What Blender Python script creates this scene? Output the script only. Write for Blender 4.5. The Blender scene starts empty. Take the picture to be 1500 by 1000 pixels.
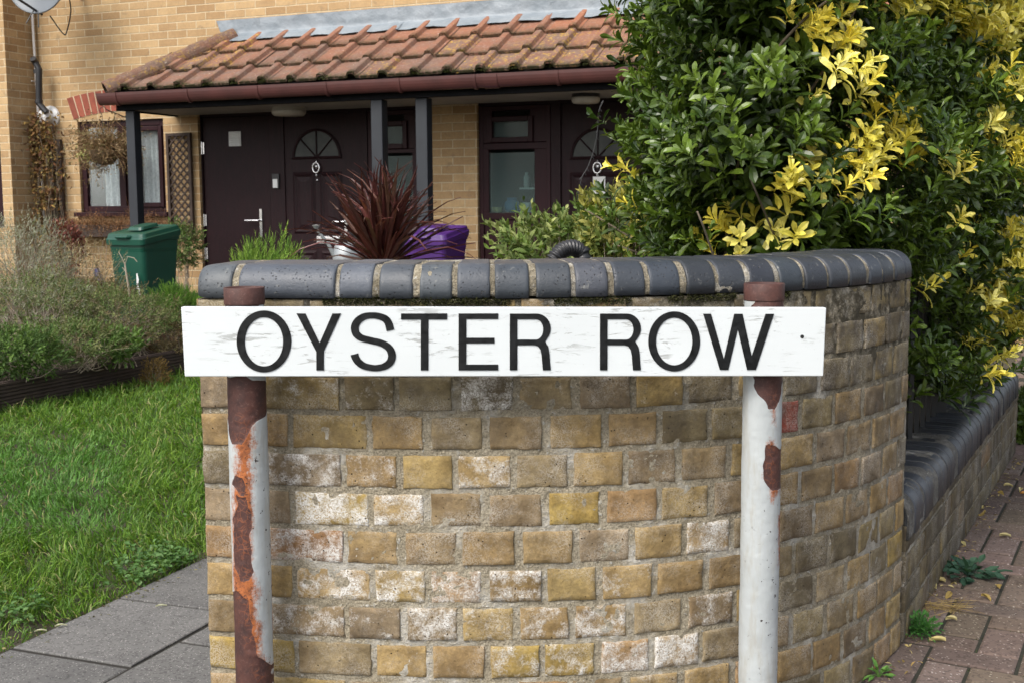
import bpy, math, random
import numpy as np
from mathutils import Vector, Matrix
random.seed(7); RNG = np.random.default_rng(7)
SC = bpy.context.scene; COL = SC.collection
R_ = math.radians
# ------------------------------------------------------------------ camera, world, sun, exposure
FPX = 1750.0; PITCH = R_(6.46); ROLL = R_(0.35); EYE = np.array([0, 0, 1.06])
cF = np.array([0, math.cos(PITCH), -math.sin(PITCH)]); _u = np.array([0, math.sin(PITCH), math.cos(PITCH)]); _r = np.array([1., 0, 0])
cU = math.cos(ROLL)*_u + math.sin(ROLL)*_r; cR = math.cos(ROLL)*_r - math.sin(ROLL)*_u
cam = bpy.data.cameras.new('camera'); camo = bpy.data.objects.new('camera', cam); COL.objects.link(camo)
M4 = Matrix.Identity(4)
for i in range(3):
    M4[i][0] = cR[i]; M4[i][1] = cU[i]; M4[i][2] = -cF[i]; M4[i][3] = EYE[i]
camo.matrix_world = M4
cam.sensor_width = 36; cam.lens = 36*FPX/1500; cam.clip_start = 0.05; cam.clip_end = 500
cam.dof.use_dof = True; cam.dof.focus_distance = 2.2; cam.dof.aperture_fstop = 20
SC.camera = camo
W = bpy.data.worlds.new('World'); SC.world = W; W.use_nodes = True
SUN_AZ = math.atan2(-0.62, -0.78)      # horizontal direction towards the sun (x, y)
SUN_EL = R_(48)
sdir = Vector((math.sin(SUN_AZ)*math.cos(SUN_EL), math.cos(SUN_AZ)*math.cos(SUN_EL), math.sin(SUN_EL)))
wn = W.node_tree; wn.nodes.clear()
sky = wn.nodes.new('ShaderNodeTexSky'); sky.sky_type = 'NISHITA'; sky.sun_disc = False
sky.sun_elevation = SUN_EL; sky.sun_rotation = SUN_AZ; sky.air_density = 1.0; sky.dust_density = 4.0; sky.ozone_density = 1.0
bg = wn.nodes.new('ShaderNodeBackground'); bg.inputs[1].default_value = 0.15
wo = wn.nodes.new('ShaderNodeOutputWorld')
hs = wn.nodes.new('ShaderNodeHueSaturation'); hs.inputs['Saturation'].default_value = 0.45
wn.links.new(sky.outputs[0], hs.inputs['Color']); wn.links.new(hs.outputs[0], bg.inputs[0]); wn.links.new(bg.outputs[0], wo.inputs[0])
sl = bpy.data.lights.new('sun', 'SUN'); slo = bpy.data.objects.new('sun', sl); COL.objects.link(slo)
sl.energy = 1.3; sl.angle = R_(26); sl.color = (1.0, 0.95, 0.88)
slo.rotation_euler = sdir.to_track_quat('Z', 'Y').to_euler()
SC.view_settings.view_transform = 'Standard'; SC.view_settings.look = 'None'; SC.view_settings.gamma = 1
SC.view_settings.exposure = 0.88
SC.cycles.use_denoising = True; SC.cycles.max_bounces = 8; SC.cycles.transparent_max_bounces = 12
# ------------------------------------------------------------------ measuring helpers
def ray(x, y): return cF + cR*((x-750)/FPX) + cU*((500-y)/FPX)
def at(x, y, Y): d = ray(x, y); return EYE + d*(Y/d[1])
def atz(x, y, z): d = ray(x, y); return EYE + d*((z-EYE[2])/d[2])
def proj(P):
    d = np.asarray(P, float)-EYE; w = d@cF
    return 750+FPX*(d@cR)/w, 500-FPX*(d@cU)/w
def srgb(r, g, b):
    f = lambda c: (c/255/12.92) if c/255 <= .04045 else ((c/255+.055)/1.055)**2.4
    return np.array([f(r), f(g), f(b)])
def _h(ix, iy, iz, seed):
    n = (ix*374761393 + iy*668265263 + iz*2147483647 + seed*1274126177) & 0xffffffff
    n = ((n ^ (n >> 13))*1274126177) & 0xffffffff
    n = ((n ^ (n >> 15))*2246822519) & 0xffffffff
    return ((n ^ (n >> 16)) & 0xffff)/65535.0
def noise(P, scale=1., seed=0):
    P = np.asarray(P, float)*scale + 1000.; i = np.floor(P).astype(np.int64); f = P-i; f = f*f*(3-2*f)
    r = 0
    for dx in (0, 1):
        for dy in (0, 1):
            for dz in (0, 1):
                w = (f[..., 0] if dx else 1-f[..., 0])*(f[..., 1] if dy else 1-f[..., 1])*(f[..., 2] if dz else 1-f[..., 2])
                r = r + w*_h(i[..., 0]+dx, i[..., 1]+dy, i[..., 2]+dz, seed)
    return r*2-1
def fbm(P, scale=1., seed=0, o=4):
    r = 0; a = 1; t = 0
    for k in range(o):
        r = r + a*noise(P, scale*2**k, seed+k*17); t += a; a *= .5
    return r/t
def unit(v): v = np.asarray(v, float); return v/np.maximum(np.linalg.norm(v, axis=-1, keepdims=True), 1e-9)
# ------------------------------------------------------------------ object helpers
def tag(o, label=None, cat=None, group=None, kind=None):
    if label: o['label'] = label
    if cat: o['category'] = cat
    if group: o['group'] = group
    if kind: o['kind'] = kind
    return o
def empty(name, loc=(0, 0, 0), rz=0, label=None, cat=None, group=None):
    o = bpy.data.objects.new(name, None); COL.objects.link(o); o.location = loc; o.rotation_euler = (0, 0, rz)
    o.empty_display_size = .1
    return tag(o, label, cat, group)
class MB:
    def __init__(s): s.V = []; s.Q = []; s.T = []; s.C = []; s.n = 0
    def add(s, V, faces, col=None):
        V = np.asarray(V, float).reshape(-1, 3); s.V.append(V)
        if isinstance(faces, np.ndarray):
            (s.Q if faces.shape[1] == 4 else s.T).append(faces+s.n)
        else:
            q = [f for f in faces if len(f) == 4]; t = [f for f in faces if len(f) == 3]; big = [f for f in faces if len(f) > 4]
            for f in big:
                for k in range(1, len(f)-1): t.append((f[0], f[k], f[k+1]))
            if q: s.Q.append(np.array(q)+s.n)
            if t: s.T.append(np.array(t)+s.n)
        c = np.ones((len(V), 3)) if col is None else np.broadcast_to(np.asarray(col, float), (len(V), 3))
        s.C.append(c); s.n += len(V); return s
    def box(s, a, b, col=None):
        x0, y0, z0 = np.minimum(a, b); x1, y1, z1 = np.maximum(a, b)
        return s.add([(x0,y0,z0),(x1,y0,z0),(x1,y1,z0),(x0,y1,z0),(x0,y0,z1),(x1,y0,z1),(x1,y1,z1),(x0,y1,z1)],
              [(0,3,2,1),(4,5,6,7),(0,1,5,4),(1,2,6,5),(2,3,7,6),(3,0,4,7)], col)
    def hexa(s, P, col=None):
        return s.add(P, [(0,3,2,1),(4,5,6,7),(0,1,5,4),(1,2,6,5),(2,3,7,6),(3,0,4,7)], col)
    def tube(s, pts, rad, n=8, cap=True, col=None, squash=None):
        P = np.array(pts, float); m = len(P); rad = np.broadcast_to(np.asarray(rad, float), (m,))
        T = np.zeros_like(P); T[1:-1] = P[2:]-P[:-2]; T[0] = P[1]-P[0]; T[-1] = P[-1]-P[-2]; T = unit(T)
        a = np.array([0, 0, 1.]) if abs(T[0][2]) < .9 else np.array([1., 0, 0])
        u = unit(np.cross(T[0], a)); V = []
        for k in range(m):
            u = unit(u-T[k]*(u@T[k])); v = np.cross(T[k], u)
            for j in range(n):
                an = 2*math.pi*j/n; V.append(P[k]+rad[k]*(math.cos(an)*u+math.sin(an)*v))
        F = [(k*n+j, k*n+(j+1) % n, (k+1)*n+(j+1) % n, (k+1)*n+j) for k in range(m-1) for j in range(n)]
        if cap: F += [tuple(range(n))[::-1], tuple(range((m-1)*n, m*n))]
        return s.add(V, F, col)
    def lathe(s, prof, c=(0, 0, 0), n=24, axis='z', col=None):
        V = []; m = len(prof)
        for r, h in prof:
            for j in range(n):
                a = 2*math.pi*j/n; x, y = r*math.cos(a), r*math.sin(a)
                V.append((c[0]+x, c[1]+y, c[2]+h) if axis == 'z' else (c[0]+x, c[1]-h, c[2]+y))
        F = [(k*n+j, k*n+(j+1) % n, (k+1)*n+(j+1) % n, (k+1)*n+j) for k in range(m-1) for j in range(n)]
        F += [tuple(range(n))[::-1], tuple(range((m-1)*n, m*n))]
        return s.add(V, F, col)
    def build(s, name, mat, parent=None, smooth=False, bevel=0, label=None, loc=None):
        me = bpy.data.meshes.new(name); V = np.concatenate(s.V); C = np.concatenate(s.C)
        Q = np.concatenate(s.Q) if s.Q else np.zeros((0, 4), int); T = np.concatenate(s.T) if s.T else np.zeros((0, 3), int)
        if loc is not None: V = V-np.asarray(loc)
        me.vertices.add(len(V)); me.vertices.foreach_set('co', V.astype(np.float32).ravel())
        nl = Q.size+T.size; me.loops.add(nl)
        me.loops.foreach_set('vertex_index', np.concatenate([Q.ravel(), T.ravel()]).astype(np.int32))
        me.polygons.add(len(Q)+len(T))
        me.polygons.foreach_set('loop_start', np.concatenate([np.arange(len(Q))*4, len(Q)*4+np.arange(len(T))*3]).astype(np.int32))
        me.polygons.foreach_set('use_smooth', np.full(len(Q)+len(T), smooth))
        me.update(calc_edges=True)
        at_ = me.color_attributes.new('tint', 'FLOAT_COLOR', 'POINT')
        at_.data.foreach_set('color', np.hstack([C, np.ones((len(C), 1))]).astype(np.float32).ravel())
        me.materials.append(mat); me.validate()
        o = bpy.data.objects.new(name, me); COL.objects.link(o)
        if parent: o.parent = parent
        if loc is not None: o.location = loc
        if bevel:
            b = o.modifiers.new('bevel', 'BEVEL'); b.width = bevel; b.segments = 2; b.limit_method = 'ANGLE'; b.harden_normals = False
        if label: o['label'] = label
        return o
def catmull(P, n=10):
    P = np.array(P, float); P = np.vstack([2*P[0]-P[1], P, 2*P[-1]-P[-2]]); out = []
    for i in range(1, len(P)-2):
        for t in np.linspace(0, 1, n, endpoint=False):
            out.append(.5*((2*P[i])+(-P[i-1]+P[i+1])*t+(2*P[i-1]-5*P[i]+4*P[i+1]-P[i+2])*t*t+(-P[i-1]+3*P[i]-3*P[i+1]+P[i+2])*t**3))
    out.append(P[-2]); return np.array(out)
# ------------------------------------------------------------------ material helpers
class NT:
    def __init__(s, name):
        s.m = bpy.data.materials.new(name); s.m.use_nodes = True; s.t = s.m.node_tree; s.t.nodes.clear()
        s.out = s.n('ShaderNodeOutputMaterial'); s.b = s.n('ShaderNodeBsdfPrincipled'); s.l(s.b.outputs[0], s.out.inputs[0])
        s.co = s.n('ShaderNodeTexCoord').outputs['Object']
    def n(s, t, **k):
        n = s.t.nodes.new(t)
        for a, v in k.items(): setattr(n, a, v)
        return n
    def l(s, a, b): s.t.links.new(a, b)
    def set(s, sock, v):
        if hasattr(v, 'links') or isinstance(v, bpy.types.NodeSocket): s.l(v, sock)
        elif isinstance(v, (tuple, list, np.ndarray)): sock.default_value = (*[float(x) for x in v], 1) if len(v) == 3 and sock.type == 'RGBA' else v
        else: sock.default_value = v
    def noise(s, scale, detail=4, rough=.55, co=None, dist=0):
        n = s.n('ShaderNodeTexNoise'); n.inputs['Scale'].default_value = scale; n.inputs['Detail'].default_value = detail
        n.inputs['Roughness'].default_value = rough; n.inputs['Distortion'].default_value = dist
        s.l(co or s.co, n.inputs['Vector']); return n.outputs['Fac']
    def ramp(s, f, a, b, va=0., vb=1.):
        n = s.n('ShaderNodeMapRange'); s.l(f, n.inputs[0]); n.inputs[1].default_value = a; n.inputs[2].default_value = b
        n.inputs[3].default_value = va; n.inputs[4].default_value = vb; return n.outputs[0]
    def mix(s, f, a, b, mode='MIX'):
        n = s.n('ShaderNodeMix', data_type='RGBA', blend_type=mode); s.set(n.inputs[0], f); s.set(n.inputs[6], a); s.set(n.inputs[7], b); return n.outputs[2]
    def math(s, op, a, b=0., clamp=False):
        n = s.n('ShaderNodeMath', operation=op, use_clamp=clamp); s.set(n.inputs[0], a); s.set(n.inputs[1], b); return n.outputs[0]
    def attr(s, name='tint'): return s.n('ShaderNodeAttribute', attribute_name=name).outputs['Color']
    def sep(s, c): n = s.n('ShaderNodeSeparateColor'); s.l(c, n.inputs[0]); return n.outputs
    def bump(s, h, strength=.5, dist=.01, prev=None):
        n = s.n('ShaderNodeBump'); n.inputs['Strength'].default_value = strength; n.inputs['Distance'].default_value = dist
        s.l(h, n.inputs['Height'])
        if prev is not None: s.l(prev, n.inputs['Normal'])
        return n.outputs[0]
    def mapping(s, scale=(1, 1, 1), rot=(0, 0, 0), loc=(0, 0, 0)):
        n = s.n('ShaderNodeMapping'); n.inputs['Scale'].default_value = scale; n.inputs['Rotation'].default_value = rot; n.inputs['Location'].default_value = loc
        s.l(s.co, n.inputs[0]); return n.outputs[0]
    def fin(s, col, rough=.6, normal=None, metallic=0, spec=.5, coat=0):
        s.set(s.b.inputs['Base Color'], col); s.set(s.b.inputs['Roughness'], rough); s.b.inputs['Metallic'].default_value = metallic
        s.b.inputs['Specular IOR Level'].default_value = spec; s.b.inputs['Coat Weight'].default_value = coat
        if normal is not None: s.l(normal, s.b.inputs['Normal'])
        return s.m
def pm(name, c1, c2=None, scale=8, rough=.6, bump=.3, bs=60, bd=.003, metallic=0, spec=.5, attr=False, coat=0, detail=5, stretch=None):
    t = NT(name); c2 = c1 if c2 is None else c2
    co = t.mapping(stretch) if stretch else None
    col = t.mix(t.ramp(t.noise(scale, detail, co=co), .3, .7), c1, c2)
    if attr: col = t.mix(1., col, t.attr(), 'MULTIPLY')
    nb = t.bump(t.noise(bs, 5, co=co), bump, bd) if bump else None
    return t.fin(col, rough, nb, metallic, spec, coat)

# foreground brick
def mat_brick_fore():
    t = NT('stock_brick'); c = t.attr(); c2 = t.attr('fx'); fx = t.sep(c2)
    n1 = t.noise(22, 6, .6); n2 = t.noise(130, 5, .65); n3 = t.noise(9, 3)
    col = t.mix(t.ramp(n1, .35, .65), t.mix(1., c, (1.14, 1.12, 1.08), 'MULTIPLY'), t.mix(1., c, (.62, .58, .52), 'MULTIPLY'))
    col = t.mix(t.ramp(n2, .45, .7, 0, .6), col, t.mix(1., col, (1.5, 1.48, 1.4), 'MULTIPLY')); col = t.mix(t.ramp(t.noise(300, 3, .8), .55, .66, 0, .55), col, t.mix(1., col, (.5, .47, .42), 'MULTIPLY'))
    # warm kiln blush
    col = t.mix(t.math('MULTIPLY', t.ramp(n3, .55, .75, 0, .14), fx[2]), col, (.30, .16, .07))
    # grime
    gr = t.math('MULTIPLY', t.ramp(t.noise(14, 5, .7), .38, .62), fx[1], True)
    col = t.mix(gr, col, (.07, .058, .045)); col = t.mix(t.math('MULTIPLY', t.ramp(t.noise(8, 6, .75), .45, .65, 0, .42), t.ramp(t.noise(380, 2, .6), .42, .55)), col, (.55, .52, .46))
    # white lime / old paint left on the brick
    m = t.math('ADD', t.noise(26, 6, .7), t.math('MULTIPLY', t.noise(260, 3, .7), .22))
    m = t.math('ADD', m, t.math('MULTIPLY', fx[0], .42))
    w = t.ramp(m, .78, .98)
    w = t.math('MULTIPLY', w, t.ramp(t.noise(330, 2, .6), .38, .52, .22, 1), True)
    col = t.mix(w, col, (.66, .645, .61))
    # pits
    vo = t.n('ShaderNodeTexVoronoi'); vo.inputs['Scale'].default_value = 95; t.l(t.co, vo.inputs['Vector'])
    pit = t.ramp(vo.outputs['Distance'], .10, .17, 1, 0)
    pit = t.math('MULTIPLY', pit, t.ramp(t.noise(40, 2), .52, .6))
    col = t.mix(pit, col, (.03, .02, .012))
    h = t.math('SUBTRACT', t.math('ADD', t.math('MULTIPLY', n2, .8), n1), pit)
    h = t.math('ADD', h, t.math('MULTIPLY', w, .35))
    return t.fin(col, .9, t.bump(h, .75, .0035), spec=.25)
def mat_mortar(name, a, b, dark, moss=0.0):
    t = NT(name); n1 = t.noise(16, 6, .7); n2 = t.noise(260, 5, .75); n3 = t.noise(90, 3, .7)
    col = t.mix(t.ramp(n1, .32, .68), a, b)
    col = t.mix(t.ramp(n2, .42, .66), col, t.mix(1., col, (.42, .40, .36), 'MULTIPLY'))
    col = t.mix(t.ramp(n3, .60, .68, 0, .75), col, (.58, .57, .53)); col = t.mix(t.math('MULTIPLY', t.ramp(t.noise(7, 5, .7), .52, .62, 0, .7), t.ramp(n2, .38, .5)), col, (.60, .585, .54))
    at_ = t.sep(t.attr())
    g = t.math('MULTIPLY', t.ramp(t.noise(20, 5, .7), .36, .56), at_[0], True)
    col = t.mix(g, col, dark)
    h = t.math('ADD', n2, t.math('MULTIPLY', n3, 1.6))
    return t.fin(col, .95, t.bump(h, 1., .005), spec=.2)
def mat_engineering():
    t = NT('blue_engineering_brick'); c = t.attr(); n1 = t.noise(12, 4); n2 = t.noise(150, 4, .7)
    col = t.mix(t.ramp(n1, .3, .7), c, t.mix(1., c, (1.25, 1.27, 1.28), 'MULTIPLY'))
    vo = t.n('ShaderNodeTexVoronoi'); vo.inputs['Scale'].default_value = 150; t.l(t.co, vo.inputs['Vector'])
    pit = t.math('MULTIPLY', t.ramp(vo.outputs['Distance'], .16, .26, 1, 0), t.ramp(t.noise(30, 2), .42, .55))
    col = t.mix(pit, col, (.012, .012, .014))
    col = t.mix(t.ramp(t.noise(60, 5, .75), .60, .70, 0, .5), col, (.26, .26, .24)); col = t.mix(t.ramp(t.noise(7, 6, .8), .52, .66, 0, .45), col, t.mix(1., col, (1.7, 1.65, 1.55), 'MULTIPLY'))
    h = t.math('SUBTRACT', t.math('MULTIPLY', n2, .6), pit)
    return t.fin(col, t.ramp(n1, .3, .7, .38, .55), t.bump(h, .55, .003), spec=.45)
def mat_house_brick(name, axes):
    t = NT(name); s = t.n('ShaderNodeSeparateXYZ'); t.l(t.co, s.inputs[0]); cb = t.n('ShaderNodeCombineXYZ')
    t.l(s.outputs[axes], cb.inputs[0]); t.l(s.outputs[2], cb.inputs[1])
    dv = t.n('ShaderNodeVectorMath', operation='ADD'); t.l(cb.outputs[0], dv.inputs[0])
    nn = t.n('ShaderNodeTexNoise'); nn.inputs['Scale'].default_value = 6; t.l(cb.outputs[0], nn.inputs['Vector'])
    sc = t.n('ShaderNodeVectorMath', operation='SCALE'); sc.inputs['Scale'].default_value = .008; t.l(nn.outputs['Color'], sc.inputs[0]); t.l(sc.outputs[0], dv.inputs[1])
    def br(c1, c2, mo, bias=0.):
        b = t.n('ShaderNodeTexBrick', offset=.5); b.inputs['Scale'].default_value = 1
        for k, v in (('Brick Width', .225), ('Row Height', .075), ('Mortar Size', .006), ('Mortar Smooth', .5), ('Bias', bias)): b.inputs[k].default_value = v
        b.inputs['Color1'].default_value = (*c1, 1); b.inputs['Color2'].default_value = (*c2, 1); b.inputs['Mortar'].default_value = (*mo, 1)
        t.l(dv.outputs[0], b.inputs['Vector']); return b
    b = br((.46, .325, .175), (.33, .215, .11), (.52, .43, .29))
    n1 = t.noise(7, 5, .6); n2 = t.noise(40, 5, .7)
    col = t.mix(t.ramp(n1, .3, .7, 0, .6), b.outputs['Color'], t.mix(1., b.outputs['Color'], (.74, .70, .66), 'MULTIPLY'))
    col = t.mix(t.ramp(n2, .45, .7, 0, .55), col, t.mix(1., col, (1.35, 1.3, 1.2), 'MULTIPLY'))
    col = t.mix(t.ramp(t.noise(11, 3, .6), .60, .70, 0, .5), col, (.22, .16, .10))
    h = t.math('SUBTRACT', t.math('MULTIPLY', n2, .3), b.outputs['Fac'])
    return t.fin(col, .9, t.bump(h, .6, .008), spec=.25)
def mat_leaf(name, rough=.38, trans=.25, spec=.5):
    t = NT(name); c = t.attr(); col = t.mix(t.ramp(t.noise(60, 3), .3, .7), c, t.mix(1., c, (.72, .76, .7), 'MULTIPLY'))
    t.fin(col, rough, None, spec=spec)
    tr = t.n('ShaderNodeBsdfTranslucent'); t.l(t.mix(1., col, (1.1, 1.2, .5), 'MULTIPLY'), tr.inputs[0])
    mx = t.n('ShaderNodeMixShader'); mx.inputs[0].default_value = trans; t.l(t.b.outputs[0], mx.inputs[1]); t.l(tr.outputs[0], mx.inputs[2]); t.l(mx.outputs[0], t.out.inputs[0])
    return t.m
M = {}
M['brick'] = mat_brick_fore()
M['mortar'] = mat_mortar('lime_mortar', (.37, .325, .235), (.50, .445, .34), (.075, .065, .045))
M['cope'] = mat_engineering()
M['hb'] = mat_house_brick('yellow_house_brick', 0); M['hbside'] = mat_house_brick('yellow_house_brick_return', 1)
M['leaf'] = mat_leaf('glossy_leaf', .36, .18, .5); M['soft'] = mat_leaf('soft_leaf', .7, .25, .3); M['grass'] = mat_leaf('grass_blade', .5, .3, .35)
M['bark'] = pm('bark', (.10, .075, .05), (.17, .14, .10), 30, .9, .5, 80)
M['twig'] = pm('dry_twig', (.24, .19, .13), (.36, .31, .25), 30, .9, .2, 80)
M['redtile'] = None
M['upvc'] = pm('burgundy_woodgrain', (.026, .0062, .009), (.016, .0045, .0065), 14, .5, .35, 60, .002, stretch=(6, 6, .6), spec=.2)
M['updoor'] = pm('dark_burgundy_door', (.019, .005, .007), (.009, .003, .0045), 14, .5, .8, 50, .004, stretch=(6, 6, .5), spec=.22)
M['slate'] = pm('dark_grey_post_paint', (.014, .018, .024), (.010, .013, .018), 9, .6, .25, 90, .002)
M['black'] = pm('black_plastic', (.012, .012, .014), (.02, .02, .022), 20, .4, .15, 90, .001)
M['gutter'] = pm('brown_gutter_plastic', (.085, .030, .027), (.062, .024, .022), 6, .38, .1, 60, .001)
M['soffit'] = pm('grey_soffit_board', (.32, .31, .29), (.22, .21, .20), 3, .7, .2, 30, .002)
M['lead'] = pm('lead_flashing', (.15, .18, .205), (.24, .27, .295), 5, .5, .6, 14, .02, spec=.5, detail=8)
M['chrome'] = pm('polished_metal', (.75, .75, .76), (.6, .6, .62), 20, .22, .05, 60, .001, metallic=.9)
M['white'] = pm('white_plastic', (.72, .73, .72), (.6, .6, .6), 12, .45, .1, 60, .001)
M['net'] = None
M['greenbin'] = pm('green_bin_plastic', (.002, .046, .028), (.004, .058, .036), 5, .38, .12, 140, .001)
M['purple'] = pm('purple_bin_plastic', (.060, .015, .14), (.045, .012, .105), 5, .42, .12, 140, .001)
M['trellis'] = pm('brown_trellis_wood', (.032, .021, .016), (.06, .038, .027), 20, .8, .4, 60, .002)
M['deck'] = pm('grooved_brown_board', (.045, .030, .025), (.070, .048, .040), 16, .75, .4, 50, .003)
M['redbrick'] = pm('red_arch_brick', (.26, .070, .040), (.19, .048, .03), 20, .9, .4, 90, .003, attr=True)
M['archmortar'] = pm('pale_arch_mortar', (.50, .40, .28), (.42, .33, .22), 30, .9, .4, 90, .002)
M['grey'] = pm('grey_pipe_paint', (.50, .48, .45), (.40, .38, .36), 12, .6, .2, 60, .001)
M['dish'] = pm('grey_dish_enamel', (.13, .145, .16), (.11, .125, .14), 5, .4, .05, 60, .001)
M['galv'] = pm('galvanised_metal', (.34, .36, .37), (.26, .28, .29), 14, .4, .2, 40, .002, metallic=.4)
M['iron'] = pm('black_iron', (.012, .013, .014), (.02, .02, .02), 30, .45, .3, 90, .001)
M['lamp'] = pm('cream_lamp_cover', (.42, .40, .35), (.36, .34, .30), 12, .4, .05, 60, .001)
def glassm(name, col, rough, trans=.6):
    t = NT(name); t.fin(col, rough, t.bump(t.noise(60, 3), .25, .002), spec=.3); t.b.inputs['Transmission Weight'].default_value = trans; t.b.inputs['IOR'].default_value = 1.2
    return t.m
M['frost'] = glassm('frosted_glass', (.42, .55, .54), .10, .9)
M['glass'] = glassm('window_glass', (.8, .85, .85), .03, .92)
M['dark'] = pm('dark_interior', (.03, .04, .042), (.05, .06, .06), 3, .9, 0)
# ------------------------------------------------------------------ leaves
TMPL = {  # rows (t, halfwidth, lift), 3 columns
 'obovate': [(0, .04, 0), (.28, .20, .05), (.55, .38, .07), (.8, .42, .02), (1, .10, -.07)],
 'oval':    [(0, .05, 0), (.3, .34, .05), (.6, .38, .04), (1, .04, -.08)],
 'blade':   [(0, .5, 0), (.35, .46, .10), (.7, .32, .06), (1, .03, -.22)],
 'needle':  [(0, .5, 0), (.6, .4, .03), (1, .08, 0)],
}
def leaves(mb, o, d, n, L, Wd, tint, tm='obovate', fold=.12, droop=1.):
    """many leaves at once: o origins, d directions, n face normals, L lengths, Wd widths"""
    o = np.atleast_2d(o); N = len(o); d = unit(d); s = unit(np.cross(n, d)); n = unit(np.cross(d, s))
    rows = TMPL[tm]; L = np.broadcast_to(L, (N,)); Wd = np.broadcast_to(Wd, (N,)); two = tm in ('needle', 'blade')
    cols = (-1, 1) if two else (-1, 0, 1); V = []
    for t, w, z in rows:
        for c in cols:
            V.append(o + d*(L*t)[:, None] + s*(Wd*w*c)[:, None] + n*(L*z*droop + (Wd*fold*abs(c) if not two else 0))[:, None])
    V = np.stack(V, 1); nc = len(cols); nv = len(rows)*nc
    f = np.array([(r*nc+c, r*nc+c+1, (r+1)*nc+c+1, (r+1)*nc+c) for r in range(len(rows)-1) for c in range(nc-1)])
    F = (f[None]+(np.arange(N)*nv)[:, None, None]).reshape(-1, 4)
    tint = np.broadcast_to(tint, (N, 3)); mb.add(V.reshape(-1, 3), F, np.repeat(tint, nv, 0))
def rdir(N, up=0.): v = RNG.normal(size=(N, 3)); v[:, 2] += up; return unit(v)
def sprigs(mb, P, A, nl, L, ang=(25, 70), tm='obovate', wr=.42, stem=.05, tint=None, jit=.3, fold=.12, yellow=None, sq=1.):
    """rosettes of nl leaves round axis A at points P"""
    N = len(P); A = unit(A); ref = rdir(N); X = unit(np.cross(A, ref)); Y = np.cross(A, X)
    for k in range(nl):
        ph = k*2.399+RNG.uniform(-.3, .3, N)+0; fr = k/max(nl-1, 1)
        an = np.radians(ang[1]+(ang[0]-ang[1])*fr + RNG.uniform(-10, 10, N))
        side = X*np.cos(ph)[:, None]+Y*np.sin(ph)[:, None]
        d = A*np.cos(an)[:, None]+side*np.sin(an)[:, None]; n = A*np.sin(an)[:, None]-side*np.cos(an)[:, None]
        n = n+RNG.normal(size=(N, 3))*jit*.6; d = d+RNG.normal(size=(N, 3))*jit*.3
        ll = L*RNG.uniform(.7, 1.15, N)*(1-.25*fr)
        tt = tint*RNG.uniform(.75, 1.25, (N, 1))
        leaves(mb, P+A*(stem*fr*RNG.uniform(.8, 1.2, N))[:, None], d, n, ll, ll*wr, tt, tm, fold)
def pick(cols, N):
    c = np.array(cols); i = RNG.integers(0, len(c), N); j = RNG.integers(0, len(c), N); f = RNG.uniform(0, 1, (N, 1)); return c[i]*f+c[j]*(1-f)
# ================================================================== SETTING
g = MB(); g.add([(-60, -60, -.03), (60, -60, -.03), (60, 90, -.03), (-60, 90, -.03)], [(0, 1, 2, 3)])
tag(g.build('ground', pm('garden_soil', (.036, .032, .018), (.065, .055, .033), 9, .95, .6, 60, .02)), kind='structure')
# wall plan: curve of the front face
PL = catmull([(-.605, 2.295), (-.35, 2.252), (-.066, 2.23), (.25, 2.262), (.534, 2.372), (.75, 2.54), (.905, 2.74), (.94, 2.80)], 24)
_sl = np.concatenate([[0], np.cumsum(np.linalg.norm(np.diff(PL, axis=0), axis=1))]); SEND = _sl[-1]-.03
def curve(s):
    s = np.asarray(s, float); x = np.interp(s, _sl, PL[:, 0]); y = np.interp(s, _sl, PL[:, 1])
    e = .02; dx = np.interp(s+e, _sl, PL[:, 0])-np.interp(s-e, _sl, PL[:, 0]); dy = np.interp(s+e, _sl, PL[:, 1])-np.interp(s-e, _sl, PL[:, 1])
    l = np.hypot(dx, dy); t = np.stack([dx/l, dy/l], -1); n = np.stack([t[..., 1], -t[..., 0]], -1)
    return np.stack([x, y], -1), t, n       # n points to the street side
LD = np.array([.476, .8795]); L0 = np.array([.945, 2.80]); LN = np.array([LD[1], -LD[0]])
LLEN = 2.55
def line(s):
    s = np.asarray(s, float); p = L0+s[..., None]*LD
    return p, np.broadcast_to(LD, p.shape), np.broadcast_to(LN, p.shape)
PALETTE = [(c_*.88+np.array([.26, .215, .145])*.13)*np.array([.86, .92, 1.0]) for c_ in [srgb(156,130,88), srgb(150,122,80), srgb(141,118,84), srgb(164,136,88), srgb(152,124,80), srgb(134,112,82), srgb(162,136,84), srgb(146,126,92), srgb(156,122,80), srgb(140,120,94)]]
GREYS = [srgb(116,106,82), srgb(106,96,74), srgb(124,112,82), srgb(98,90,72)]
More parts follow.
